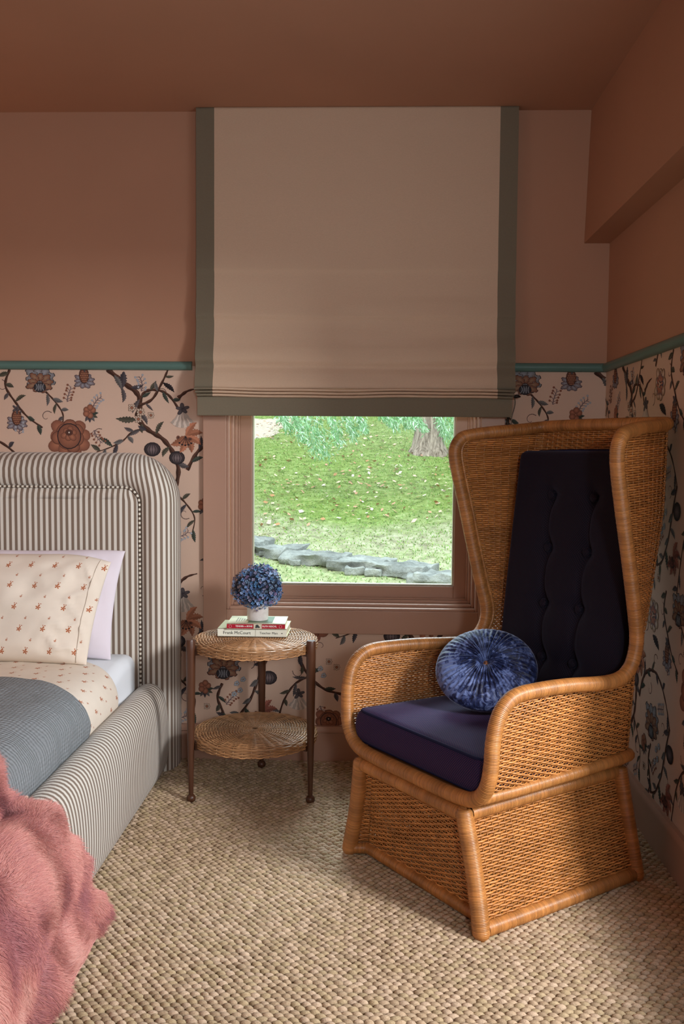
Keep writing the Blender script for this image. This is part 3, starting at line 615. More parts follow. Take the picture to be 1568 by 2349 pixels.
rp = [(-.850, .045), (-.856, .20), (-.852, .29), (-.842, .325), (-.822, .342), (-.795, .348), (-.768, .340), (-.748, .318), (-.736, .28), (-.729, .22), (-.727, .14), (-.731, .07), (-.740, .035), (-.755, .018), (-.80, .014), (-.84, .02)]
def rail_part(pr, y0, y1, name):
    C = resample(catmull(np.array(pr), 4, True), n=60, closed=True)[0]; c = C.mean(0)
    ys = np.concatenate([[y0, y0, y0+.006, y0+.02], np.linspace(y0+.05, y1-.05, 30), [y1-.02, y1-.006, y1, y1]]); sc_ = np.ones(len(ys)); 
    for i, v in ((0, .02), (1, .90), (2, .965), (-1, .02), (-2, .96), (-3, .985)): sc_[i] = v
    P = np.stack([np.stack([c[0]+(C[:, 0]-c[0])*s, np.full(len(C), y), c[1]+(C[:, 1]-c[1])*s], 1) for y, s in zip(ys, sc_)])
    V, Fq = gridf(P, False, True); uvx = np.repeat(ys, len(C)); return mk(name, V, Fq, M['ticking'], bed, uv=np.stack([uvx*1.0, V[:, 2]], 1))
rail_part(rp, 1.05, 3.270, 'side_rail')
rail_part([(-3.12-x, z) for x, z in rp][::-1], 1.05, 3.270, 'side_rail')
b = B(); b.box(-2.27, -.85, 1.06, 3.28, .03, .15); b.make('bed_base', M['ticking'], bed)

V, Fq, UV = soft_box((.742, 1.005, .155), .04, 16, crown=.006)
V += (-1.585, 2.262, .303); ed_ = np.clip((3.02-V[:, 1])/.06, 0, 1)*np.clip((V[:, 0]+1.06)/.20, 0, 1)*np.clip((V[:, 2]-.25)/.1, 0, 1); V[:, 2] -= .075*ed_**1.5; V[:, 0] -= .03*ed_; mt = mk('mattress', V, Fq, M['white_cotton']); tag(mt, 'mattress in a white fitted sheet, bare corner showing by the headboard', 'mattress')
def drape(name, prof, yhead, ytail, m, th, seed, amp=.004, uvs=1.0, hang=None):
    Q, s = resample(catmull(np.array(prof), 8), ds=.014); ny = 90; rows = []
    tt = np.linspace(0, 1, ny)**1.15
    yh = np.interp(Q[:, 0], yhead[0], yhead[1])
    Yg = yh[None, :]+(ytail-yh[None, :])*tt[:, None]
    T = np.gradient(Q, axis=0); T /= np.linalg.norm(T, axis=1)[:, None]; nx, nz = -T[:, 1], T[:, 0]
    sg = np.sign(nz.sum()); nx, nz = nx*sg, nz*sg
    Sg = np.repeat(s[None], ny, 0); d = amp*(noise2(Sg*9+seed*7, Yg*7, seed)-.5)*2+amp*.5*(noise2(Sg*26, Yg*24, seed+1)-.5)*2
    d -= th*.9*np.exp(-((yh[None, :]-Yg)/.010)**2)
    P = np.stack([Q[None, :, 0]+nx[None]*d, Yg, Q[None, :, 1]+nz[None]*d], -1)
    V, Fq = gridf(P); uv = np.stack([Sg.ravel(), Yg.ravel()], 1)*uvs
    return mk(name, V, Fq, m, uv=uv), Q, s
sp = [(-2.30, .484), (-1.6, .484), (-1.15, .484), (-1.02, .480), (-.94, .470), (-.885, .448), (-.852, .412), (-.838, .37), (-.838, .33), (-.85, .27)]
ts, _, _ = drape('floral_top_sheet', sp, ([-1.2, -1.05, -.95, -.85, -.8], [3.14, 3.10, 3.05, 3.01, 3.0]), 1.3, M['sprig'], .004, 3, .003)
tag(ts, 'cream flat sheet with rust sprigs folded over the bed top', 'bed sheet')
blp = [(x-.0 if z > .47 else x+.008, z+.016) for x, z in sp[:-1]]+[(-.842, .30)]
bl, _, _ = drape('blue_grey_coverlet', blp, ([-1.3, -1.1, -.98, -.9, -.86, -.82], [2.76, 2.74, 2.715, 2.68, 2.67, 2.68]), 1.22, M['blanket'], .014, 5, .004)
tag(bl, 'blue grey crinkled cotton coverlet across the bed', 'blanket')
# pillows
def pillow(name, xr, xl, y0, z0, y1, z1, T, m, label, seed, lean=0., pinch=.05, wr=.006, droop=.0, hem=None, group=None):
    a = np.sin(np.linspace(-1, 1, 71)*math.pi/2*.999); bb = np.sin(np.linspace(-1, 1, 51)*math.pi/2*.999); A, Bm = np.meshgrid(a, bb, indexing='ij')
    dv = np.array([0, y1-y0, z1-z0]); H = np.linalg.norm(dv); dv = dv/H; nv = np.array([0, -dv[2], dv[1]]); Wd = xr-xl
    ex = A*(1-pinch*(1-Bm**2)*np.abs(A)**2*0-pinch*.6*(1-Bm**2)); ez = Bm*(1-pinch*(1-A**2))
    X = xl+Wd*(ex+1)/2+lean*(ez+1)/2; K = (ez+1)/2*H*(1-droop*np.clip((A-.5)/.5, 0, 1)**2*(ez+1)/2)
    th = T*np.clip(1-np.abs(A)**3, 0, 1)**.55*np.clip(1-np.abs(Bm)**3.2, 0, 1)**.5
    fo = 1-np.abs(noise2(A*7+Bm*2.2+20, Bm*3.2-A*4+20, seed+3)-.5)*2; w = wr*(noise2(A*5+seed, Bm*4, seed)-.5)*2+wr*2.2*fo**3*np.clip(A*2.2-.9, 0, 1)*np.clip(1-np.abs(Bm)**6, 0, 1)+wr*.8*(noise2(A*16+20, Bm*12+20, seed+9)-.5)*np.clip(A*2-.6, 0, 1)
    parts = []
    for sgn in (1, -1):
        Pn = (th*sgn*(1 if sgn > 0 else .8)+w*(th/T)*sgn)
        P = np.stack([X, y0+dv[1]*K+nv[1]*Pn, z0+dv[2]*K+nv[2]*Pn], -1); parts.append(P)
    b1, f1 = gridf(parts[0]); b2, f2 = gridf(parts[1]); V = np.concatenate([b1, b2]); Fq = np.concatenate([f1, f2[:, ::-1]+len(b1)])
    uv = np.stack([X.ravel(), K.ravel()], 1); uv = np.concatenate([uv, uv]); o = mk(name, V, Fq, m, uv=uv); tag(o, label, 'pillow', group)
    return o, parts[0]
pillow('white_pillow', -.898, -1.62, 3.125, .462, 3.215, .845, .055, M['lilac_cotton'], 'plain white pillow standing behind the sprigged pillow', 11, .03, .07, .006, .03)
pl, PF = pillow('sprigged_pillow', -.940, -1.68, 2.985, .476, 3.105, .838, .078, M['sprig'], 'cream pillow with small rust sprigs leaning in front of the white one', 12, .055, .045, .011, .085)
i = 61; seam = PF[i, 4:-4]+np.array([0, -.002, 0]); b = B(); b.grid(tubeP(seam, .0016, 6), False, True); b.make('hem_seam', cotton('cream_hem', rgb(214, 200, 184)), pl)
# fur throw
tp = [(-1.55, .535), (-1.2, .535), (-1.0, .53), (-.92, .515), (-.865, .48), (-.83, .425), (-.80, .388), (-.765, .372), (-.725, .352), (-.700, .31), (-.688, .24), (-.680, .16), (-.676, .09), (-.664, .045), (-.648, .028)]
tq_ = [(-1.55, 2.06), (-1.0, 2.05), (-.86, 2.035), (-.80, 2.03), (-.74, 2.035), (-.70, 2.055), (-.688, 2.10), (-.680, 2.15), (-.676, 2.19), (-.664, 2.215), (-.648, 2.205)]
def throw_grid(ns, nt):
    Q, s = resample(catmull(np.array(tp), 10), n=ns); yh = np.interp(Q[:, 0], [a for a, _ in tq_], [c for _, c in tq_])
    yh = yh+.018*np.sin(s*38)+.010*np.sin(s*71+1)
    t = np.linspace(0, 1, nt); Yg = yh[None]+(1.0-yh[None])*t[:, None]
    T = np.gradient(Q, axis=0); T /= np.linalg.norm(T, axis=1)[:, None]; nrm = np.stack([-T[:, 1], T[:, 0]], 1); nrm *= np.sign(nrm[:, 1].sum())
    Sg = np.repeat(s[None], nt, 0)
    u = (Sg*.9+Yg*.55)*9.0; v = (Yg*.9-Sg*.5)*7.5; lump = .030*np.abs(np.sin(u+.8*np.sin(v)))**.6*np.abs(np.sin(v*.9+.6*np.sin(u*.7)))**.5-.004
    ed = np.clip((yh[None]-Yg)/.03, 0, 1)**.5; fl = np.clip((s[-1]-Sg)/.03, .2, 1)**.5; lump = lump*ed*fl
    P = np.stack([Q[None, :, 0]+nrm[None, :, 0]*lump, Yg, Q[None, :, 1]+nrm[None, :, 1]*lump], -1)
    return P, np.broadcast_to(nrm[None], (nt,)+nrm.shape), lump
P, NR, lump = throw_grid(150, 170); V, Fq = gridf(P)
FUR = plain('pink_fur_backing', rgb(186, 104, 96), .9)
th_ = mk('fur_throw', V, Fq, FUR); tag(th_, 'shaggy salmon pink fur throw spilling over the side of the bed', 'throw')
def fur(parent, P, NR, lump, N_):
    nt, ns = P.shape[:2]; du = np.linalg.norm(np.gradient(P, axis=0), axis=2)*np.linalg.norm(np.gradient(P, axis=1), axis=2)
    vis = (P[..., 0] > -.425*P[..., 1]-.05)&(P[..., 1] > 1.05); pr = (du*vis).ravel(); pr /= pr.sum()
    idx = rng.choice(nt*ns, N_, p=pr); i, j = idx//ns, idx % ns; fi, fj = rng.random(N_)-.5, rng.random(N_)-.5
    from_ = lambda A: A[np.clip(i, 0, nt-1), np.clip(j, 0, ns-1)]
    gi, gj = np.gradient(P, axis=0), np.gradient(P, axis=1)
    root = from_(P)+from_(gi)*fi[:, None]+from_(gj)*fj[:, None]; n = np.zeros((N_, 3)); nr = from_(NR); n[:, 0] = nr[:, 0]; n[:, 2] = nr[:, 1]
    li, lj = np.gradient(lump, axis=0), np.gradient(lump, axis=1)
    ti = from_(gi); ti /= np.linalg.norm(ti, axis=1)[:, None]; tj = from_(gj); tj /= np.linalg.norm(tj, axis=1)[:, None]
    fx = noise2(root[:, 0]*16+root[:, 2]*13+9, root[:, 1]*16, 5)*2-1; fy = noise2(root[:, 0]*14+3, root[:, 1]*15+root[:, 2]*9, 6)*2-1
    comb = ti*(.30+fx[:, None]*1.4)+tj*(.40+fy[:, None]*1.4)+rng.normal(0, .22, (N_, 3))
    clump = rng.normal(0, .12, (N_, 3)); L = rng.uniform(.015, .027, N_)
    K = 5; t = np.linspace(0, 1, K)
    d = n[:, None, :]*(t[None, :, None]*.75)+(comb+clump)[:, None, :]*(t[None, :, None]**1.8*.55); d[..., 2] -= t[None]**2*.15
    pts = root[:, None, :]+d*L[:, None, None]; pts[..., 2] = np.maximum(pts[..., 2], .006)
    hc = bpy.data.hair_curves.new('fur_pile'); hc.add_curves([K]*N_); hc.attributes['position'].data.foreach_set('vector', pts.astype(np.float32).ravel()) if 'position' in hc.attributes else None
    ra = hc.attributes.get('radius') or hc.attributes.new('radius', 'FLOAT', 'POINT'); ra.data.foreach_set('value', np.tile(np.array([.00050, .00046, .00038, .00026, .00008], np.float32), N_))
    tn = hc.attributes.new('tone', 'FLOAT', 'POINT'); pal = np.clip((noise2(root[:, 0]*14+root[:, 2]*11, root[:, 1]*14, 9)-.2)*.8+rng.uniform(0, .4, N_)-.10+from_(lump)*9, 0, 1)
    tn.data.foreach_set('value', np.repeat(pal, K).astype(np.float32)); tp_ = hc.attributes.new('along', 'FLOAT', 'POINT'); tp_.data.foreach_set('value', np.tile(t, N_).astype(np.float32))
    o = bpy.data.objects.new('fur_pile', hc); S.collection.objects.link(o); o.parent = parent
    m = N('pink_fur', .55, .3); a = m.n('ShaderNodeAttribute', attribute_name='tone').outputs['Fac']; al = m.n('ShaderNodeAttribute', attribute_name='along').outputs['Fac']
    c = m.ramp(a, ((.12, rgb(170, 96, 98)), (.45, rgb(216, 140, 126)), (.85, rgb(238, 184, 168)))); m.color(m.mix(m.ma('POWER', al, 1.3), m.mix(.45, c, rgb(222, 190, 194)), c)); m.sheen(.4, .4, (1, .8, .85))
    hc.materials.append(m.m); o['kind'] = 'stuff'; return o
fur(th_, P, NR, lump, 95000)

# ------------------------------------------------------------------ wicker chair
CO = np.array([.1136, 2.4043, 0.]); EU = np.array([.5816, -.8135, 0.]); EV = np.array([.8135, .5816, 0.])
def cw(A):
    A = np.asarray(A, float); return CO+A[..., 0:1]*EU+A[..., 1:2]*EV+A[..., 2:3]*np.array([0, 0, 1.])
chair = empty('wicker_wingback_chair', tuple(cw([0, .3, 0])), 'tall honey rattan wingback armchair on a woven skirted base', 'chair')
def weave(b, Pf, nrows, nst, rv, rn, amp, tone=None, spst=6, stake_r=.0026, ribs=1, closed=False, jitter=.0006, seed=0, stakes=True):
    tone = np.array(tone if tone is not None else RATTAN); r = np.random.default_rng(seed)
    s = np.linspace(0, 1, nst*spst+1); t = (np.arange(nrows)+.5)/nrows
    if closed: s = s[:-1]
    Sg, T = np.meshgrid(s, t, indexing='xy'); T = T+ (noise2(Sg*nst*.12, T*nrows*.12, seed+1)-.5)*(.7/nrows)
    T = np.clip(T, 0, 1); e = 1e-3
    def nrm(Sg, T):
        if closed: Ps = Pf(Sg+e, T)-Pf(Sg-e, T)
        else: Ps = Pf(np.minimum(Sg+e, 1), T)-Pf(np.maximum(Sg-e, 0), T)
        Pt = Pf(Sg, np.minimum(T+e, 1))-Pf(Sg, np.maximum(T-e, 0))
        n = np.cross(Ps, Pt); n /= np.linalg.norm(n, axis=-1)[..., None]+1e-12; Pt = Pt/(np.linalg.norm(Pt, axis=-1)[..., None]+1e-12); return n, Pt, Ps
    n, td, _ = nrm(Sg, T); C = Pf(Sg, T)
    w = np.sin(math.pi*Sg*nst+math.pi*np.arange(nrows)[:, None]); w = .85*np.sign(w)*np.abs(w)**.7+(0 if closed else .55)*(np.abs(np.sin(math.pi*Sg*nst))-.5)*(1 if ribs > 0 else -1)
    C = C+n*(amp*w+r.normal(0, jitter*.5, (nrows, 1)))[..., None]
    V = np.stack([C+td*rv, C+n*rn, C-td*rv, C-n*rn], 2)
    nr, ns = C.shape[:2]; I, J, K = np.meshgrid(np.arange(nr), np.arange(ns if closed else ns-1), np.arange(4), indexing='ij')
    J2, K2 = (J+1) % ns, (K+1) % 4; ix = lambda a, c, d: (a*ns+c)*4+d
    Fq = np.stack([ix(I, J, K), ix(I, J2, K), ix(I, J2, K2), ix(I, J, K2)], -1).reshape(-1, 4)
    tn = r.uniform(.80, 1.15, (nrows, 1))*(.82+.36*noise2(Sg*nst*.5+seed, T*nrows*.5, seed+2))
    b.add(V.reshape(-1, 3), Fq, (tone[None, None, None]*tn[..., None, None]*np.array([1, 1.06, 1, 1.06])[None, None, :, None]).reshape(-1, 3))
    if stakes:
        ss = (np.arange(nst)+.5)/nst; tt = np.linspace(0, 1, max(8, nrows//3)); S2, T2 = np.meshgrid(ss, tt, indexing='ij'); n2, _, p2 = nrm(S2, T2); p2 = p2/(np.linalg.norm(p2, axis=-1)[..., None]+1e-12); C2 = Pf(S2, T2)
        V2 = np.stack([C2+p2*stake_r, C2+n2*stake_r*.7, C2-p2*stake_r, C2-n2*stake_r*.7], 2); nr, ns2 = C2.shape[:2]
        I, J, K = np.meshgrid(np.arange(nr), np.arange(ns2-1), np.arange(4), indexing='ij'); K2 = (K+1) % 4; ix = lambda a, c, d: (a*ns2+c)*4+d
        b.add(V2.reshape(-1, 3), np.stack([ix(I, J, K), ix(I, J+1, K), ix(I, J+1, K2), ix(I, J, K2)], -1).reshape(-1, 4), tone*.72)
RH = [(0, -.005, .333), (.12, -.005, .333), (.20, -.004, .335), (.245, -.002, .342), (.278, .0, .362), (.298, .0, .395), (.306, .002, .44), (.308, .005, .50), (.308, .018, .552), (.307, .045, .586), (.305, .09, .603), (.302, .18, .604), (.30, .27, .600), (.30, .36, .592), (.299, .43, .588), (.297, .478, .594), (.296, .513, .618), (.295, .531, .655), (.297, .533, .70), (.303, .512, .78), (.308, .48, .90), (.311, .448, 1.02), (.315, .421, 1.12), (.318, .409, 1.18), (.317, .414, 1.212), (.311, .437, 1.238), (.30, .475, 1.248), (.28, .54, 1.257), (.262, .62, 1.264), (.252, .675, 1.270), (.238, .712, 1.275), (.20, .722, 1.277), (.10, .723, 1.278)]
loop = RH+[(0, .723, 1.278)]+[(-u, v, z) for u, v, z in RH[:0:-1]]
b = B(); wrapped(b, cw(loop), .0195, .0038, 12, closed=True, n=10)
# lower rim of the shell
ucs = lambda z: np.interp(z, [.34, .57, 1.03, 1.28], [.250, .262, .262, .250]); vrs = lambda z: np.interp(z, [.34, .57, .73, 1.03, 1.275], [.585, .592, .640, .698, .722])
wrapped(b, cw([(.262, .012, .346), (.268, .12, .347), (.266, .3, .349), (.262, .45, .351), (.255, .55, .352), (.22, .585, .352), (0, .588, .352), (-.22, .585, .352), (-.255, .55, .352), (-.262, .45, .351), (-.266, .3, .349), (-.268, .12, .347), (-.262, .012, .346)]), .0165, .0042, 10)
b.make('shell_frame', M['rattan'], chair)
LD = catmull(np.array(RH), 10)
armf = LD[30:102]; armf = armf[np.argsort(armf[:, 2])]; wingf = LD[150:262]; wingf = wingf[np.argsort(wingf[:, 2])]
def side(sgn, z0f, z1f, z0r, z1r, tab):
    def f(s, t):
        zf = z0f+(z1f-z0f)*t; zr = z0r+(z1r-z0r)*t; uf = np.interp(zf, tab[:, 2], tab[:, 0]); vf = np.interp(zf, tab[:, 2], tab[:, 1])
        ur, vr = ucs(zr), vrs(zr)-.03
        k = s; u = uf+(ur-uf)*k+.006*np.sin(math.pi*s); v = vf+(vr-vf)*k; z = zf+(zr-zf)*k
        return cw(np.stack([sgn*u, v, z], -1))
    return f
for sgn in (-1, 1):
    b = B(); weave(b, side(sgn, .362, .598, .362, .600, armf), 36, 26, .0034, .0017, .0024, seed=3+sgn); b.make('arm_panel', M['rattan'], chair)
    b = B(); weave(b, side(sgn, .600, 1.243, .600, 1.258, wingf), 100, 9, .0034, .0017, .0022, seed=7+sgn)
    # thin cane running just inside the frame
    wrapped(b, cw([(sgn*(u-.012), v+.020, z) for u, v, z in RH[16:26]]), .006, .006, 6)
    b.make('wing_panel', M['rattan'], chair)
def backf(s, t):
    z = .362+(1.262-.362)*t; uc, vr = ucs(z), vrs(z); a = np.clip(s/.085, 0, 1)*math.pi/2; c = np.clip((1-s)/.085, 0, 1)*math.pi/2; k = np.clip((s-.085)/.83, 0, 1)
    x = np.where(s < .085, -(uc-.03)-.03*np.cos(a), np.where(s > .915, (uc-.03)+.03*np.cos(c), -(uc-.03)+2*(uc-.03)*k)); v = vr-.03+.03*np.where(s < .085, np.sin(a), np.where(s > .915, np.sin(c), 1.))
    return cw(np.stack([x, v, z], -1))
b = B(); weave(b, backf, 138, 26, .0034, .0017, .0022, seed=17); b.make('back_panel', M['rattan'], chair)
# base
b = B()
def foot(u, v): s_ = 1 if u > 0 else -1; return [(u*1.003, v, .004), (u, v, .03), (s_*.253, v+(.002 if v < .3 else -.002), .16), (s_*.2235, v-(.006 if v < .3 else .004), .296), (s_*.222, v-(.006 if v < .3 else .004), .318)]
for u in (-.283, .283):
    for v in (.0, .575): wrapped(b, cw(foot(u, v)), .0225, .0038, 12, cap=True)
wrapped(b, cw([(-.215, -.006, .298), (0, -.006, .298), (.215, -.006, .298)]), .0195, .0038, 12)
wrapped(b, cw([(-.215, .57, .298), (0, .57, .298), (.215, .57, .298)]), .0195, .0038, 10)
for s_ in (-1, 1):
    wrapped(b, cw([(s_*.222, .01, .298), (s_*.220, .29, .300), (s_*.217, .56, .298)]), .0195, .0038, 12); wrapped(b, cw([(s_*.283, .015, .027), (s_*.285, .29, .027), (s_*.283, .56, .027)]), .0195, .0038, 12)
    wrapped(b, cw([(s_*.272, .008, .028), (s_*.245, .040, .030)]), .017, .0038, 10, spline=False)
wrapped(b, cw([(-.245, .040, .030), (0, .040, .030), (.245, .040, .030)]), .0175, .0038, 10); wrapped(b, cw([(-.27, .575, .027), (0, .575, .027), (.27, .575, .027)]), .018, .0038, 10)
b.make('base_frame', M['rattan'], chair)
def quadf(p00, p10, p01, p11):
    p00, p10, p01, p11 = map(np.array, (p00, p10, p01, p11))
    return lambda s, t: cw((p00*(1-s)[..., None]+p10*s[..., None])*(1-t)[..., None]+(p01*(1-s)[..., None]+p11*s[..., None])*t[..., None])
for k, (q, ns_) in enumerate(((((.283, .012, .045), (.283, .565, .045), (.222, .006, .287), (.217, .562, .287)), 26), (((-.283, .012, .045), (-.283, .565, .045), (-.222, .006, .287), (-.217, .562, .287)), 26), (((-.27, .575, .045), (.27, .575, .045), (-.21, .57, .287), (.21, .57, .287)), 24), (((-.243, .040, .045), (.243, .040, .045), (-.190, .010, .285), (.190, .010, .285)), 22), (((-.276, .006, .05), (-.246, .040, .05), (-.218, .002, .28), (-.190, .010, .28)), 2), (((.276, .006, .05), (.246, .040, .05), (.218, .002, .28), (.190, .010, .28)), 2))):
    b = B(); weave(b, quadf(*q), 37, ns_, .0034, .0017, .0024, seed=30+k); b.make('base_panel', M['rattan'], chair)
V, Fq, UV = soft_box((.245, .27, .006), .004, 3); V += (0, .29, .333); mk('seat_deck', cw(V), Fq, plain('cane_deck', rgb(120, 76, 40), .8), chair)
# seat cushion
V, Fq, UV = soft_box((.268, .284, .050), .020, 20, crown=.012, belly=.010); V += (0, .296, .396); V[:, 0] *= 1-.16*np.clip((V[:, 1]-.02)/.54, 0, 1)
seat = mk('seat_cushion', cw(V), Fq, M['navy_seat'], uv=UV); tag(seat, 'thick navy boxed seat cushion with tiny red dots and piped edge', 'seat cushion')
def rrect(hx, y0, y1, z, r=.02):
    P = []
    for cx_, cy_, a0 in ((hx-r, y1-r, 0), (-hx+r, y1-r, 90), (-hx+r, y0+r, 180), (hx-r, y0+r, 270)):
        for a in np.linspace(0, 90, 6): P.append((cx_+r*math.cos(math.radians(a0+a)), cy_+r*math.sin(math.radians(a0+a)), z))
    P = np.array(P); P = np.vstack([P, P[:1]]); P = resample(P, n=140)[0]; P[:, 0] *= 1-.16*np.clip((P[:, 1]-.02)/.54, 0, 1); return P
for z, g in ((.4405, .006), (.3545, .005)):
    b = B(); b.grid(tubeP(cw(rrect(.268-g+.003, .012+g-.003, .58-g, z)), .0042, 8, closed=False), False, True); b.make('piping', M['navy_piping'], seat)
# back cushion
btz = np.array([.575, .735, .903, 1.062]); btu = np.array([.062, .070, .076, .082])
vf_ = lambda z: np.interp(z, [.45, .57, .735, .9, 1.06, 1.2], [.520, .534, .548, .568, .588, .606]); vb_ = lambda z: vrs(z)-.012
V, Fq, UV = soft_box((.236, .045, .372), .022, 46); V[:, 2] += .826
x, y, z = V.T.copy(); k = (y+.045)/.09; fr = np.clip(1-k*1.6, 0, 1)
dim = np.zeros(len(x))
for zz, uu in zip(btz, btu):
    for s_ in (-1, 1):
        d2 = (x-s_*uu)**2+(z-zz)**2; dim += .020*np.exp(-d2/.0011)+.008*np.exp(-d2/.006)
    lz = np.exp(-((z-zz)/.007)**2); dim += .009*lz*np.clip(1.2-np.abs(x)/.22, 0, 1)
um = np.interp(z, btz, btu)
for s_ in (-1, 1): dim += (.012*np.exp(-((x-s_*um)/.008)**2)+.006*np.exp(-((x-s_*um)/.03)**2))*np.clip((z-.5)/.05, 0, 1)*np.clip((1.09-z)/.04, 0, 1)
crown = .016*np.clip(1-(x/.236)**4, 0, 1)*np.clip(1-((z-.83)/.372)**6, 0, 1)
v = vf_(z)+(vb_(z)-vf_(z))*k+fr*(dim-crown)
V2 = np.stack([x*(1+.0*z), v, z], 1)
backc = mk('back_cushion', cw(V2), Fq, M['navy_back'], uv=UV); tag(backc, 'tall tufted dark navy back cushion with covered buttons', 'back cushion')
for zz, uu in zip(btz, btu):
    for s_ in (-1, 1):
        a = np.linspace(0, math.pi/2, 6); th = np.linspace(0, 2*math.pi, 17)[:-1]; A, T = np.meshgrid(a, th, indexing='ij')
        P = np.stack([s_*uu+.0135*np.sin(A)*np.cos(T), vf_(zz)+.010-.008*np.cos(A), zz+.0135*np.sin(A)*np.sin(T)], -1); Pb = P[-1:].copy(); Pb[..., 1] += .008
        V, Fq = gridf(np.concatenate([P, Pb]), False, True); uv = np.stack([V[:, 0], V[:, 2]], 1); mk('button', cw(V), Fq, M['navy_back'], backc, uv=uv)
b = B(); b.grid(tubeP(cw(np.array([(-.225, vb_(1.19)-.012, 1.196), (-.1, vb_(1.19)-.012, 1.199), (.1, vb_(1.19)-.012, 1.199), (.225, vb_(1.19)-.012, 1.196)])), .0042, 8, cap=True), False, True)
b.make('piping', M['navy_piping'], backc)
# round velvet pillow
rr = np.linspace(0, 1, 60)**.8; th = np.linspace(0, 2*math.pi, 361)[:-1]; A, T = np.meshgrid(rr, th, indexing='ij'); RP, HP = .146, .050
def side_h(sg):
    h = HP*np.clip(1-A**2.6, 0, 1)**.52-.026*np.exp(-(A/.13)**2)
    ph = T*12+2.2*np.sin(T*3+sg)+1.6*noise2(T*4, A*2, 5); pw = .0078*np.clip(1-A, 0, 1)**.6*np.clip(A*5, 0, 1)
    h = h+pw*(np.abs(np.sin(ph))**.6-.6)+pw*.5*np.sin(T*47+3*noise2(T*6, A*3, 8))+.0016*(noise2(T*30, A*14, 4)-.5)
    return h
fr_ = np.stack([RP*A*np.cos(T), RP*A*np.sin(T), side_h(1)], -1); bk_ = np.stack([RP*A*np.cos(T), RP*A*np.sin(T), -side_h(2)], -1)
v1, f1 = gridf(fr_, False, True); v2, f2 = gridf(bk_, False, True); V = np.concatenate([v1, v2]); Fq = np.concatenate([f1, f2[:, ::-1]+len(v1)])
PC = Vector((.338, 2.628, .566)); el = math.radians(52); az = math.atan2(-.92, -.20); pn = Vector((math.cos(az)*math.cos(el), math.sin(az)*math.cos(el), math.sin(el)))
Rm = np.array(pn.to_track_quat('Z', 'Y').to_matrix()); rp_ = mk('round_pillow', V@Rm.T+np.array(PC), Fq, M['velvet']); tag(rp_, 'round pleated blue velvet pillow with a tan centre button', 'pillow')
a = np.linspace(0, math.pi/2, 7); A2, T2 = np.meshgrid(a, np.linspace(0, 2*math.pi, 21)[:-1], indexing='ij'); P = np.stack([.0105*np.sin(A2)*np.cos(T2), .0105*np.sin(A2)*np.sin(T2), .024+.006*np.cos(A2)], -1)
V, Fq = gridf(P, False, True); m = N('tan_button', .6, .3); m.color(m.mix(m.ma('GREATER_THAN', m.noise(140, 1, m.obj()), .54), rgb(150, 96, 62), rgb(70, 46, 40))); o = mk('button', V@Rm.T+np.array(PC), Fq, m.m, rp_); o['label'] = 'tan covered button'

# ------------------------------------------------------------------ side table
TC = np.array([-.395, 3.130]); LG = [(-.596, 3.011), (-.194, 3.020), (-.399, 3.362)]
tab = empty('round_wicker_side_table', (TC[0], TC[1], 0), 'two tier round wicker side table on three dark wood legs with ball feet', 'side table')
for lx, ly in LG:
    d = np.array([lx, ly])-TC; d /= np.linalg.norm(d)
    b = B(); zs = [.024, .05, .12, .25, .40, .52, .556, .561]; rs = [.0075, .0080, .0098, .0125, .0150, .0158, .0158, .0140]
    b.grid(tubeP(np.array([(lx, ly, z) for z in zs]), rs, 20, cap=True), False, True); lg = b.make('leg', M['walnut'], tab); sh(lg, 40)
    b = B(); a = np.linspace(0, math.pi, 13); b.grid(np.stack([np.stack([lx+.0155*np.sin(a)*math.cos(t), ly+.0155*np.sin(a)*math.sin(t), .0200-.0155*np.cos(a)], -1) for t in np.linspace(0, 2*math.pi, 21)[:-1]]), True, False); b.make('ball_foot', M['walnut'], lg)
for zt, nm in ((.549, 'wicker_top'), (.226, 'wicker_shelf')):
    for lx, ly in LG:
        d = np.array([lx, ly])-TC; L_ = np.linalg.norm(d); d /= L_; pn_ = np.array([-d[1], d[0]]); b = B(); z0 = zt-.042
        q = [np.array([*(TC+d*a_+pn_*s_*.009), z]) for a_ in (0., L_-.012) for s_ in (-1, 1) for z in (z0, z0+.026)]
        b.add(q, [(0, 1, 3, 2), (4, 6, 7, 5), (0, 4, 5, 1), (2, 3, 7, 6), (1, 5, 7, 3), (0, 2, 6, 4)]); b.make('brace', M['walnut'], tab, smooth=False)
    def disc(s, t, zt=zt):
        pr = np.array([(.010, .0), (.19, .0), (.206, -.002), (.2145, -.008), (.216, -.018), (.2135, -.034)]); Ls = np.concatenate([[0], np.cumsum(np.linalg.norm(np.diff(pr, axis=0), axis=1))]); Ls /= Ls[-1]
        r_ = np.interp(t, Ls, pr[:, 0]); z_ = np.interp(t, Ls, pr[:, 1])+.0012*np.sin(s*2*math.pi*24)*np.clip((t-.1)*3, 0, 1)*np.clip((.9-t)*6, 0, 1)-.003*np.abs(np.sin(s*2*math.pi*24))*np.clip((t-.93)*14, 0, 1)
        return np.stack([TC[0]+r_*np.cos(2*math.pi*s), TC[1]+r_*np.sin(2*math.pi*s), zt+z_], -1)
    b = B(); weave(b, disc, 48, 44, .0027, .0016, .0017, tone=rgb(190, 146, 104), closed=True, seed=50, stake_r=.0020, jitter=.0003)
    o = b.make(nm, M['rattan'], tab); b = B(); b.grid(tubeP(np.array([(TC[0], TC[1], zt-.010), (TC[0], TC[1], zt-.006)]), .200, 48, cap=True), False, True); b.make('disc_core', plain('wicker_core', rgb(112, 76, 48), .85), tab)

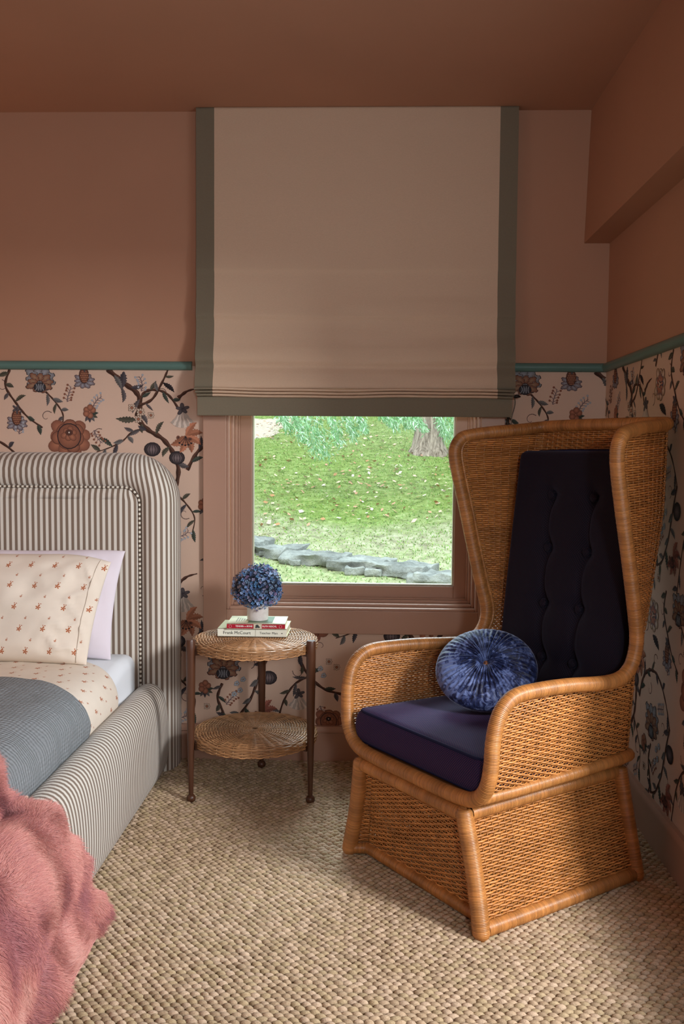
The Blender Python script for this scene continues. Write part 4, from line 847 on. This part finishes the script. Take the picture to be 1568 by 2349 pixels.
# ------------------------------------------------------------------ books
def text(s, size, loc, rot, m, parent, off=.0, align='LEFT', sx=1.0):
    c = bpy.data.curves.new('lettering', 'FONT'); c.body = s; c.size = size; c.align_x = align; c.align_y = 'CENTER'; c.offset = off; c.extrude = .00003; c.materials.append(m); c.resolution_u = 3
    o = bpy.data.objects.new('lettering', c); S.collection.objects.link(o); o.location = loc; o.rotation_euler = rot; o.scale = (sx, 1, 1); o.parent = parent
    bpy.context.view_layer.update(); me = bpy.data.meshes.new_from_object(o); q = bpy.data.objects.new('lettering', me); S.collection.objects.link(q); q.location = o.location; q.rotation_euler = o.rotation_euler; q.scale = o.scale; q.parent = parent
    bpy.data.objects.remove(o); bpy.data.curves.remove(c); q['kind'] = 'stuff'; return q
def rot_box(cx_, cy_, w, d, z0, z1, ang, inset=(0, 0, 0, 0)):
    c, s_ = math.cos(ang), math.sin(ang); V = []
    for z in (z0, z1):
        for x, y in ((-w/2+inset[0], -d/2+inset[1]), (w/2-inset[2], -d/2+inset[1]), (w/2-inset[2], d/2-inset[3]), (-w/2+inset[0], d/2-inset[3])): V.append((cx_+x*c-y*s_, cy_+x*s_+y*c, z))
    return V, [(0, 3, 2, 1), (4, 5, 6, 7), (0, 1, 5, 4), (1, 2, 6, 5), (2, 3, 7, 6), (3, 0, 4, 7)]
def book(name, cx_, cy_, w, d, z0, h, ang, cover, spine, page, label):
    root = empty(name, (cx_, cy_, z0), label, 'book', 'books on the side table'); t = .0022; ov = .003
    b = B()
    for a_, c_ in ((z0, z0+t), (z0+h-t, z0+h)): V, F = rot_box(cx_, cy_, w, d, a_, c_, ang); b.add(V, F)
    o = b.make('cover', cover, root, smooth=False)
    V, F = rot_box(cx_, cy_, w, d, z0, z0+h, ang, (0, 0, 0, d-.003)); b = B(); b.add(V, F); b.make('spine', spine, root, smooth=False)
    V, F = rot_box(cx_, cy_, w, d, z0+t, z0+h-t, ang, (ov, .003, ov, ov)); b = B(); b.add(V, F); b.make('page_block', page, root, smooth=False)
    c, s_ = math.cos(ang), math.sin(ang)
    loc = lambda x, y, z: (cx_+x*c-y*s_, cy_+x*s_+y*c, z)
    return root, loc
ZT = .5535; A1, A2_ = -.010, .022
bk1, L1 = book('white_book', -.402, 3.185, .238, .158, ZT, .0285, A1, M['jacket_top'], M['jacket'], M['paper'], 'white spined hardback at the bottom of the stack on the side table')
f0 = -.158/2-.0006
P1 = Vector((0, 0, 0))
def on(parent): return lambda l: tuple(Vector(l)-Vector(parent.location))
text('Frank McCourt', .0150, on(bk1)(L1(-.100, f0, ZT+.0135)), (math.pi/2, 0, A1), M['black_ink'], bk1, 0, sx=1.02)
text('Teacher Man', .0112, on(bk1)(L1(.026, f0, ZT+.0135)), (math.pi/2, 0, A1), M['black_ink'], bk1, 0, sx=1.05)
b = B(); V, F = rot_box(*L1(.012, f0-.0000, 0)[:2], .0006, .0004, ZT+.002, ZT+.026, A1); b.add(V, F); b.make('spine_rule', M['grey_ink'], bk1, smooth=False)
for zz in (ZT+.0012, ZT+.0273): b = B(); V, F = rot_box(*L1(0, f0, 0)[:2], .236, .0005, zz-.0008, zz+.0008, A1); b.add(V, F); b.make('spine_rule', M['grey_ink'], bk1, smooth=False)
b = B(); V, F = rot_box(*L1(.103, f0, 0)[:2], .005, .0004, ZT+.0122, ZT+.0145, A1); b.add(V, F); b.make('spine_mark', M['black_ink'], bk1, smooth=False)
Z2 = ZT+.0287
bk2, L2 = book('red_book', -.390, 3.172, .200, .148, Z2, .0185, A2_, M['cover_cream'], M['red'], M['paper'], 'red spined paperback with a pale cover lying under the white vase')
g0 = -.148/2-.0006; q2 = (math.pi/2, 0, A2_)
text('TENDER', .0078, on(bk2)(L2(-.070, g0, Z2+.0095)), q2, M['white_ink'], bk2, .0002, sx=.95); text('AT THE', .0036, on(bk2)(L2(-.0455, g0, Z2+.0085)), q2, M['white_ink'], bk2, .0001); text('BONE', .0078, on(bk2)(L2(-.0315, g0, Z2+.0095)), q2, M['white_ink'], bk2, .0002, sx=.95)
text('RUTH REICHL', .0082, on(bk2)(L2(.022, g0, Z2+.0095)), q2, M['white_ink'], bk2, .0002, sx=.97)
b = B(); V, F = rot_box(*L2(.006, g0, 0)[:2], .028, .0006, Z2+.0008, Z2+.0178, A2_); b.add(V, F); b.make('spine_picture', plain('spine_picture_ground', rgb(206, 196, 172), .5), bk2, smooth=False)
b = B()
for (ex, ez, rx_, rz_) in ((.004, .011, .006, .0045), (.009, .007, .005, .003), (.001, .006, .004, .0025)):
    c0 = L2(ex, g0-.0005, Z2+ez); a = np.linspace(0, 2*math.pi, 13)[:-1]; b.add([c0]+[(c0[0]+rx_*math.cos(t), c0[1], c0[2]+rz_*math.sin(t)) for t in a], [(0, 1+k, 1+(k+1) % 12) for k in range(12)])
b.make('spine_picture_shapes', plain('picture_dark', rgb(58, 64, 62), .5), bk2, smooth=False)
for ex in (-.088, .084):
    b = B(); c0 = L2(ex, g0, Z2+.0092); b.grid(tubeP(np.array([(c0[0]+.0045*math.cos(t), c0[1], c0[2]+.0052*math.sin(t)) for t in np.linspace(0, 2*math.pi, 17)[:-1]]), .0003, 4, closed=True), True, True); b.make('spine_emblem', M['white_ink'], bk2)
b = B(); V, F = rot_box(*L2(.012, .004, 0)[:2], .085, .120, Z2+.0185, Z2+.0189, A2_); b.add(V, F); b.make('cover_photo', M['green_photo'], bk2, smooth=False)
b = B()
for k in range(4): V, F = rot_box(*L2(-.072+.008*k, .002, 0)[:2], .0035, .075-.012*k, Z2+.0185, Z2+.0188, A2_); b.add(V, F)
b.make('cover_print', M['grey_ink'], bk2, smooth=False)

# ------------------------------------------------------------------ vase and hydrangea
ZV = Z2+.0192; VC = (-.392, 3.178)
vase = empty('ceramic_vase', (*VC, ZV), 'small white ceramic cylinder vase on the red book', 'vase')
pr = [(.001, .0), (.033, .0), (.0365, .003), (.0375, .02), (.0378, .05), (.0375, .072), (.0366, .075), (.0350, .072), (.0348, .02), (.001, .012)]
b = B(); th = np.linspace(0, 2*math.pi, 41)[:-1]; b.grid(np.array([[(VC[0]+r*math.cos(t), VC[1]+r*math.sin(t), ZV+z) for t in th] for r, z in catmull(np.array(pr), 3)]), False, True); b.make('body', M['ceramic'], vase)
hyd = empty('hydrangea_bunch', (*VC, ZV+.02), 'dusty blue dried hydrangea heads filling the little vase', 'flowers')
b = B(); 
for k in range(3): b.grid(tubeP(catmull(np.array([(VC[0]+.01*math.cos(k*2), VC[1]+.01*math.sin(k*2), ZV+.015), (VC[0], VC[1], ZV+.07), (VC[0]+.03*math.cos(k*2), VC[1]+.03*math.sin(k*2), ZV+.12)]), 5), .0022, 6), False, True)
b.make('stems', plain('green_stem', rgb(84, 92, 58), .7), hyd)
HC = np.array([VC[0]-.002, VC[1]-.004, ZV+.113]); lobes = [((0, 0, .010), (.074, .068, .070)), ((-.034, -.012, .0), (.054, .055, .058)), ((.034, -.014, .012), (.052, .056, .062)), ((.0, -.02, -.022), (.056, .056, .052)), ((.012, .01, .034), (.052, .05, .046)), ((.040, .0, -.012), (.046, .05, .05))]
PCOL = [rgb(96, 122, 160), rgb(74, 100, 142), rgb(120, 142, 176), rgb(58, 78, 116), rgb(126, 128, 158), rgb(88, 108, 130), rgb(70, 110, 150)]
heads = []
b = B()
for li, (c, r3) in enumerate(lobes):
    nfl = 230
    for k in range(nfl):
        g = (k+.5)/nfl; ph = k*2.399963; zc = 1-2*g; rs_ = math.sqrt(1-zc*zc); n = np.array([rs_*math.cos(ph), rs_*math.sin(ph), zc]); q = HC+np.array(c)+n*np.array(r3)*rng.uniform(.88, 1.05)
        inside = any(li != lj and (((q-HC-np.array(c2))/np.array(r2))**2).sum() < .62 for lj, (c2, r2) in enumerate(lobes))
        if inside or (q[2] < ZV+.078 and np.hypot(q[0]-VC[0], q[1]-VC[1]) < .034): continue
        n = n+rng.normal(0, .35, 3); n /= np.linalg.norm(n); a1 = np.cross(n, [.3, .1, .9]); a1 /= np.linalg.norm(a1); a2 = np.cross(n, a1); r0 = rng.uniform(0, 1.6)
        cc = np.array(PCOL[rng.integers(len(PCOL))])*rng.uniform(.75, 1.2)
        if q[0] < HC[0]-.045 and rng.random() < .45: cc = np.array(rgb(104, 90, 92))*rng.uniform(.7, 1.2)
        if rng.random() < .08: cc = np.array(rgb(110, 96, 130))
        sz = rng.uniform(.0055, .0078)
        for pI in range(4):
            a = r0+pI*math.pi/2+rng.normal(0, .12); d = math.cos(a)*a1+math.sin(a)*a2; sd = np.cross(n, d); lift = n*sz*rng.uniform(.1, .6)
            V = [q, q+d*sz*.40+sd*sz*.42+lift*.3, q+d*sz*.90+sd*sz*.30+lift*.9, q+d*sz*.90-sd*sz*.30+lift*.9, q+d*sz*.40-sd*sz*.42+lift*.3]; b.add(V, [(0, 1, 2), (0, 2, 3), (0, 3, 4)], np.stack([cc*.8, cc*1.1, cc*1.3, cc*1.3, cc*1.1]))
b.make('florets', M['petal'], hyd, smooth=False)['kind'] = 'stuff'
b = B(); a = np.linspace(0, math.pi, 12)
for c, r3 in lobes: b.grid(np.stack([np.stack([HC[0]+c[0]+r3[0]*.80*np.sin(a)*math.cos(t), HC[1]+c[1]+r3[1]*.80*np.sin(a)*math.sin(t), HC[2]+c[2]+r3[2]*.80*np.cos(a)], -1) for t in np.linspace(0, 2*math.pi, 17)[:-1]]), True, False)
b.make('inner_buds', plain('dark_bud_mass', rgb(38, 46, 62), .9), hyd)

# ------------------------------------------------------------------ garden beyond the glass
def hz(x, y): return -1.0+.18*y+.10*(noise2(x*.35+20, y*.35+20, 40)-.5)+.02*(noise2(x*2+20, y*2+20, 41)-.5)
gx, gy = np.meshgrid(np.linspace(-9, 9, 240), np.linspace(3.9, 30, 330), indexing='ij'); G = np.stack([gx, gy, hz(gx, gy)], -1)
m = N('mossy_lawn', .95, .1); o = m.obj(); n1 = m.noise(.55, 4, o, .6); n2 = m.noise(9, 5, o, .75); n3 = m.noise(34, 3, o, .7)
c = m.ramp(n2, ((.28, rgb(96, 110, 72)), (.46, rgb(118, 136, 76)), (.60, rgb(142, 160, 98)), (.78, rgb(176, 178, 140)))); c2 = m.ramp(n2, ((.3, rgb(112, 104, 88)), (.5, rgb(150, 150, 118)), (.7, rgb(182, 180, 156))))
c3 = m.mix(m.ma('MULTIPLY_ADD', n1, 5., -2.2), c2, c); oy = m.sep(o)[1]; band = m.ma('MULTIPLY', m.ma('MAXIMUM', 0., m.ma('MINIMUM', 1., m.ma('MULTIPLY_ADD', m.ma('ADD', oy, m.ma('MULTIPLY', n1, 2.4)), 1.1, -10.7))), .85)
f3_ = m.ma('MULTIPLY_ADD', n3, 6., -3.5); moss = m.ramp(n2, ((.3, rgb(82, 98, 48)), (.5, rgb(116, 138, 62)), (.7, rgb(156, 170, 108)))); m.color(m.mix(f3_, m.mix(band, c3, moss), rgb(160, 166, 130)))
ground = mk('lawn', *gridf(G), m.m); tag(ground, kind='structure'); ground['label'] = 'sloping mossy lawn strewn with leaves outside the window'
b = B(); NB = 110000; bx = rng.uniform(-5, 5, NB); by = 5.2+rng.random(NB)**1.3*12; keep = (bx > -.30*by-.5)&(bx < .24*by+.5); bx, by = bx[keep], by[keep]; n = len(bx); bz = hz(bx, by); a = rng.uniform(0, 6.28, n); hgt = rng.uniform(.008, .024, n); w = rng.uniform(.003, .007, n)
V = np.stack([np.stack([bx-np.cos(a)*w, by-np.sin(a)*w, bz], -1), np.stack([bx+np.cos(a)*w, by+np.sin(a)*w, bz], -1), np.stack([bx+rng.normal(0, .012, n), by+rng.normal(0, .012, n), bz+hgt], -1)], 1).reshape(-1, 3)
gc = np.array([rgb(122, 154, 84), rgb(144, 174, 100), rgb(156, 186, 128), rgb(118, 146, 92), rgb(168, 174, 124)])[rng.integers(0, 5, n)]*rng.uniform(.8, 1.15, (n, 1)); patch = noise2(bx*.6+9, by*.45+9, 60)
gc = np.where((patch > .5)[:, None]|(by > 8.9)[:, None], gc*np.array([.80, .90, .62]), gc*.95); b.add(V, np.arange(3*n).reshape(-1, 3), np.repeat(gc, 3, 0)); o = b.make('grass', M['vcol'], None, smooth=False); tag(o, 'short grass blades on the slope', 'grass', kind='stuff')
b = B(); NL = 5200; lx_ = rng.uniform(-4.6, 4.2, NL); ly_ = rng.uniform(5.4, 15, NL); dens = noise2(lx_*.5+3, ly_*.5+3, 61)+.25*np.exp(-((ly_-10)/2.0)**2)-(lx_+.4)*.05; keep = (dens > .52)&(lx_ > -.30*ly_-.3)&(lx_ < .24*ly_+.3); lx_, ly_ = lx_[keep], ly_[keep]
for x, y in zip(lx_, ly_):
    s_ = rng.uniform(.014, .034); a = rng.uniform(0, 6.28); z = hz(np.array(x), np.array(y))+.02; d = np.array([math.cos(a), math.sin(a), rng.uniform(-.3, .7)]); e_ = np.array([-math.sin(a), math.cos(a), rng.uniform(-.3, .9)]); c0 = np.array([x, y, float(z)])
    c = np.array([rgb(210, 180, 160), rgb(216, 200, 188), rgb(196, 148, 122), rgb(176, 134, 96), rgb(204, 190, 160)][rng.integers(5)]); b.add([c0-d*s_, c0+e_*s_*.6, c0+d*s_, c0-e_*s_*.6], [(0, 1, 2, 3)], c)
o = b.make('fallen_leaves', M['vcol'], None, smooth=False); tag(o, 'pale and russet fallen leaves scattered over the lawn', 'leaves', kind='stuff')
# gravel patch, upper left
b = B(); gxx, gyy = np.meshgrid(np.linspace(0, 1, 30), np.linspace(0, 1, 30), indexing='ij'); px_ = -5.2+gxx*(3.75+.35*gyy); py_ = 12.2+gyy*(3.2-1.0*gxx)+gxx*.9+.25*np.sin(gxx*14)*(1-gyy); P = np.stack([px_, py_, hz(px_, py_)+.05*np.clip(np.minimum.reduce([gyy, (1-gxx), 1-gyy])*6, -0.1, 1)**.7*.5+.02*(noise2(px_*5+60, py_*5+60, 77)-.55)], -1); b.grid(P)
m = N('pale_gravel', .9, .1); m.color(m.mix(m.noise(14, 4, m.obj()), rgb(168, 150, 132), rgb(206, 194, 180))); o = b.make('gravel_path', m.m); tag(o, kind='structure'); o['label'] = 'pale gravel path at the upper left of the lawn'
# stone ledge: flat slabs in line
led = empty('stone_ledge', (-.2, 7.4, .3), 'low grey slab ledge running across the lawn near the window', 'stone ledge')
m = N('lichened_stone', .9, .2); o = m.obj(); c = m.ramp(m.noise(5, 5, o, .7), ((.3, rgb(92, 94, 90)), (.5, rgb(132, 134, 130)), (.7, rgb(166, 168, 162)))); m.color(c); m.bump(m.noise(16, 5, o, .7), .03, .9); ST = m.m
# ledge top runs from pixel (580,1240) to (1040,1300)
ends = [(-1.9, 8.1), (-1.35, 7.95), (-.92, 7.72), (-.62, 7.50), (-.22, 7.32), (.10, 7.15), (.42, 6.98), (.80, 6.80), (1.3, 6.6)]
for k, ((x0, y0), (x1, y1)) in enumerate(zip(ends[:-1], ends[1:])):
    L_ = math.hypot(x1-x0, y1-y0)/2*1.10; V, Fq, _ = soft_box((L_, .17+.02*math.sin(k*2), .045), .010, 16)
    V[:, 2] += .010*(noise2(V[:, 0]*30+k*5+50, V[:, 1]*22+50, 73)-.5)*2+.020*(noise2(V[:, 0]*9+k*5+50, V[:, 1]*9+50, 70)-.5)*2; V[:, 1] += .07*(noise2(V[:, 0]*5+k*3+50, V[:, 2]*14+50, 71)-.5)*2; a = math.atan2(y1-y0, x1-x0); c_, s_ = math.cos(a), math.sin(a); cx_, cy_ = (x0+x1)/2, (y0+y1)/2
    X = cx_+V[:, 0]*c_-V[:, 1]*s_; Yy = cy_+V[:, 0]*s_+V[:, 1]*c_; cy_ -= .10; Yy = Yy-.10; z = float(hz(np.array(cx_), np.array(cy_)))+.022+.006*math.sin(k*3); mk('stone', np.stack([X, Yy, z+V[:, 2]], 1), Fq, ST, led)
for k, (x, y, r) in enumerate(((-.60, 7.22, .05), (-.12, 6.98, .07), (.02, 6.93, .06), (.34, 6.76, .07), (-.86, 7.42, .04))):
    V, Fq, _ = soft_box((r*1.4, r, r*.6), r*.3, 5); V += .02*(noise2(V[:, :1]*12+k*9+40, V[:, 1:2]*12+40, 72)-.5)*2; mk('stone', V*.8+np.array([x, y-.02, float(hz(np.array(x), np.array(y)))+.02]), Fq, ST, led)
# tree with hanging branches
tree = empty('conifer_tree', (.76, 12.2, float(hz(np.array(.76), np.array(12.2)))), 'tree trunk with drooping pale green branches at the top of the lawn', 'tree')
TZ = float(hz(np.array(.76), np.array(12.2))); m = N('bark', .95, .1); mp = m.n('ShaderNodeMapping'); mp.inputs['Scale'].default_value = (22, 22, 2.5); m.t.links.new(m.obj(), mp.inputs[0]); nb = m.noise(1, 4, mp.outputs[0], .7); m.color(m.ramp(nb, ((.35, rgb(92, 78, 66)), (.6, rgb(176, 160, 146))))); m.bump(nb, .04, 1)
zz = np.array([-.1, .0, .08, .25, .8, 2.0, 4.0]); rr_ = np.array([.30, .27, .215, .18, .165, .15, .11]); a = np.linspace(0, 2*math.pi, 33)[:-1]; b = B(); b.grid(np.array([[(.76+r*math.cos(t)*(1+.10*math.sin(t*5)), 12.2+r*math.sin(t)*(1+.10*math.sin(t*5)), TZ+z) for t in a] for z, r in zip(zz, rr_)]), False, True); b.make('trunk', m.m, tree)
def sprays(name, anchors, n_each, col3, sz, seed):
    r = np.random.default_rng(seed); b = B()
    for (x, y, z, ln, dx) in anchors:
        b.grid(tubeP(catmull(np.array([(x+.4, y+.6, z+1.0), (x+.15, y+.3, z+.6), (x, y, z)]), 6), .012, 5), False, True, rgb(96, 80, 62))
        k = np.arange(n_each); t = r.random(n_each); px_ = x+dx*t+r.normal(0, .10*ln, n_each); py_ = y+r.normal(0, .15, n_each); pz_ = z-t*ln+r.normal(0, .03, n_each)
        d = np.stack([r.normal(.25, .5, n_each), r.normal(0, .4, n_each), -np.abs(r.normal(.7, .3, n_each))], 1); d /= np.linalg.norm(d, axis=1)[:, None]; w = np.cross(d, r.normal(0, 1, (n_each, 3))); w /= np.linalg.norm(w, axis=1)[:, None]
        q = np.stack([px_, py_, pz_], 1); L_ = sz*r.uniform(.6, 1.5, (n_each, 1)); V = np.stack([q, q+d*L_*.5+w*L_*.10, q+d*L_, q+d*L_*.5-w*L_*.10], 1).reshape(-1, 3); c = np.array(col3)[r.integers(0, len(col3), n_each)]*r.uniform(.8, 1.2, (n_each, 1))
        b.add(V, np.arange(4*n_each).reshape(-1, 4), np.repeat(c, 4, 0))
    return b.make(name, M['vcol'], tree, smooth=False)
GRN = [rgb(158, 198, 156), rgb(132, 182, 130), rgb(196, 222, 200), rgb(112, 158, 104)]
def at(px, py, y):
    x, z = (px-784)/F_PX, (1174.5-py)/F_PX; d = f_+r_*x+u_*z; t = y/d.y; return (d.x*t, y, EYE+d.z*t)
anch = []
for px, py, ln, dx in ((640, 955, .20, .1), (672, 958, .30, .1), (700, 965, .42, .12), (722, 960, .5, .12), (756, 960, .34, .1), (790, 955, .30, .1), (815, 955, .2, .1), (868, 955, .16, .2), (900, 950, .18, .2), (940, 952, .2, .15), (1000, 950, .30, .1), (1030, 952, .35, .05)):
    x, y, z = at(px, py, 9.5); anch.append((x, y, z+.05, ln*.9, dx))
o = sprays('drooping_foliage', anch, 420, GRN, .048, 80); o['kind'] = 'stuff'
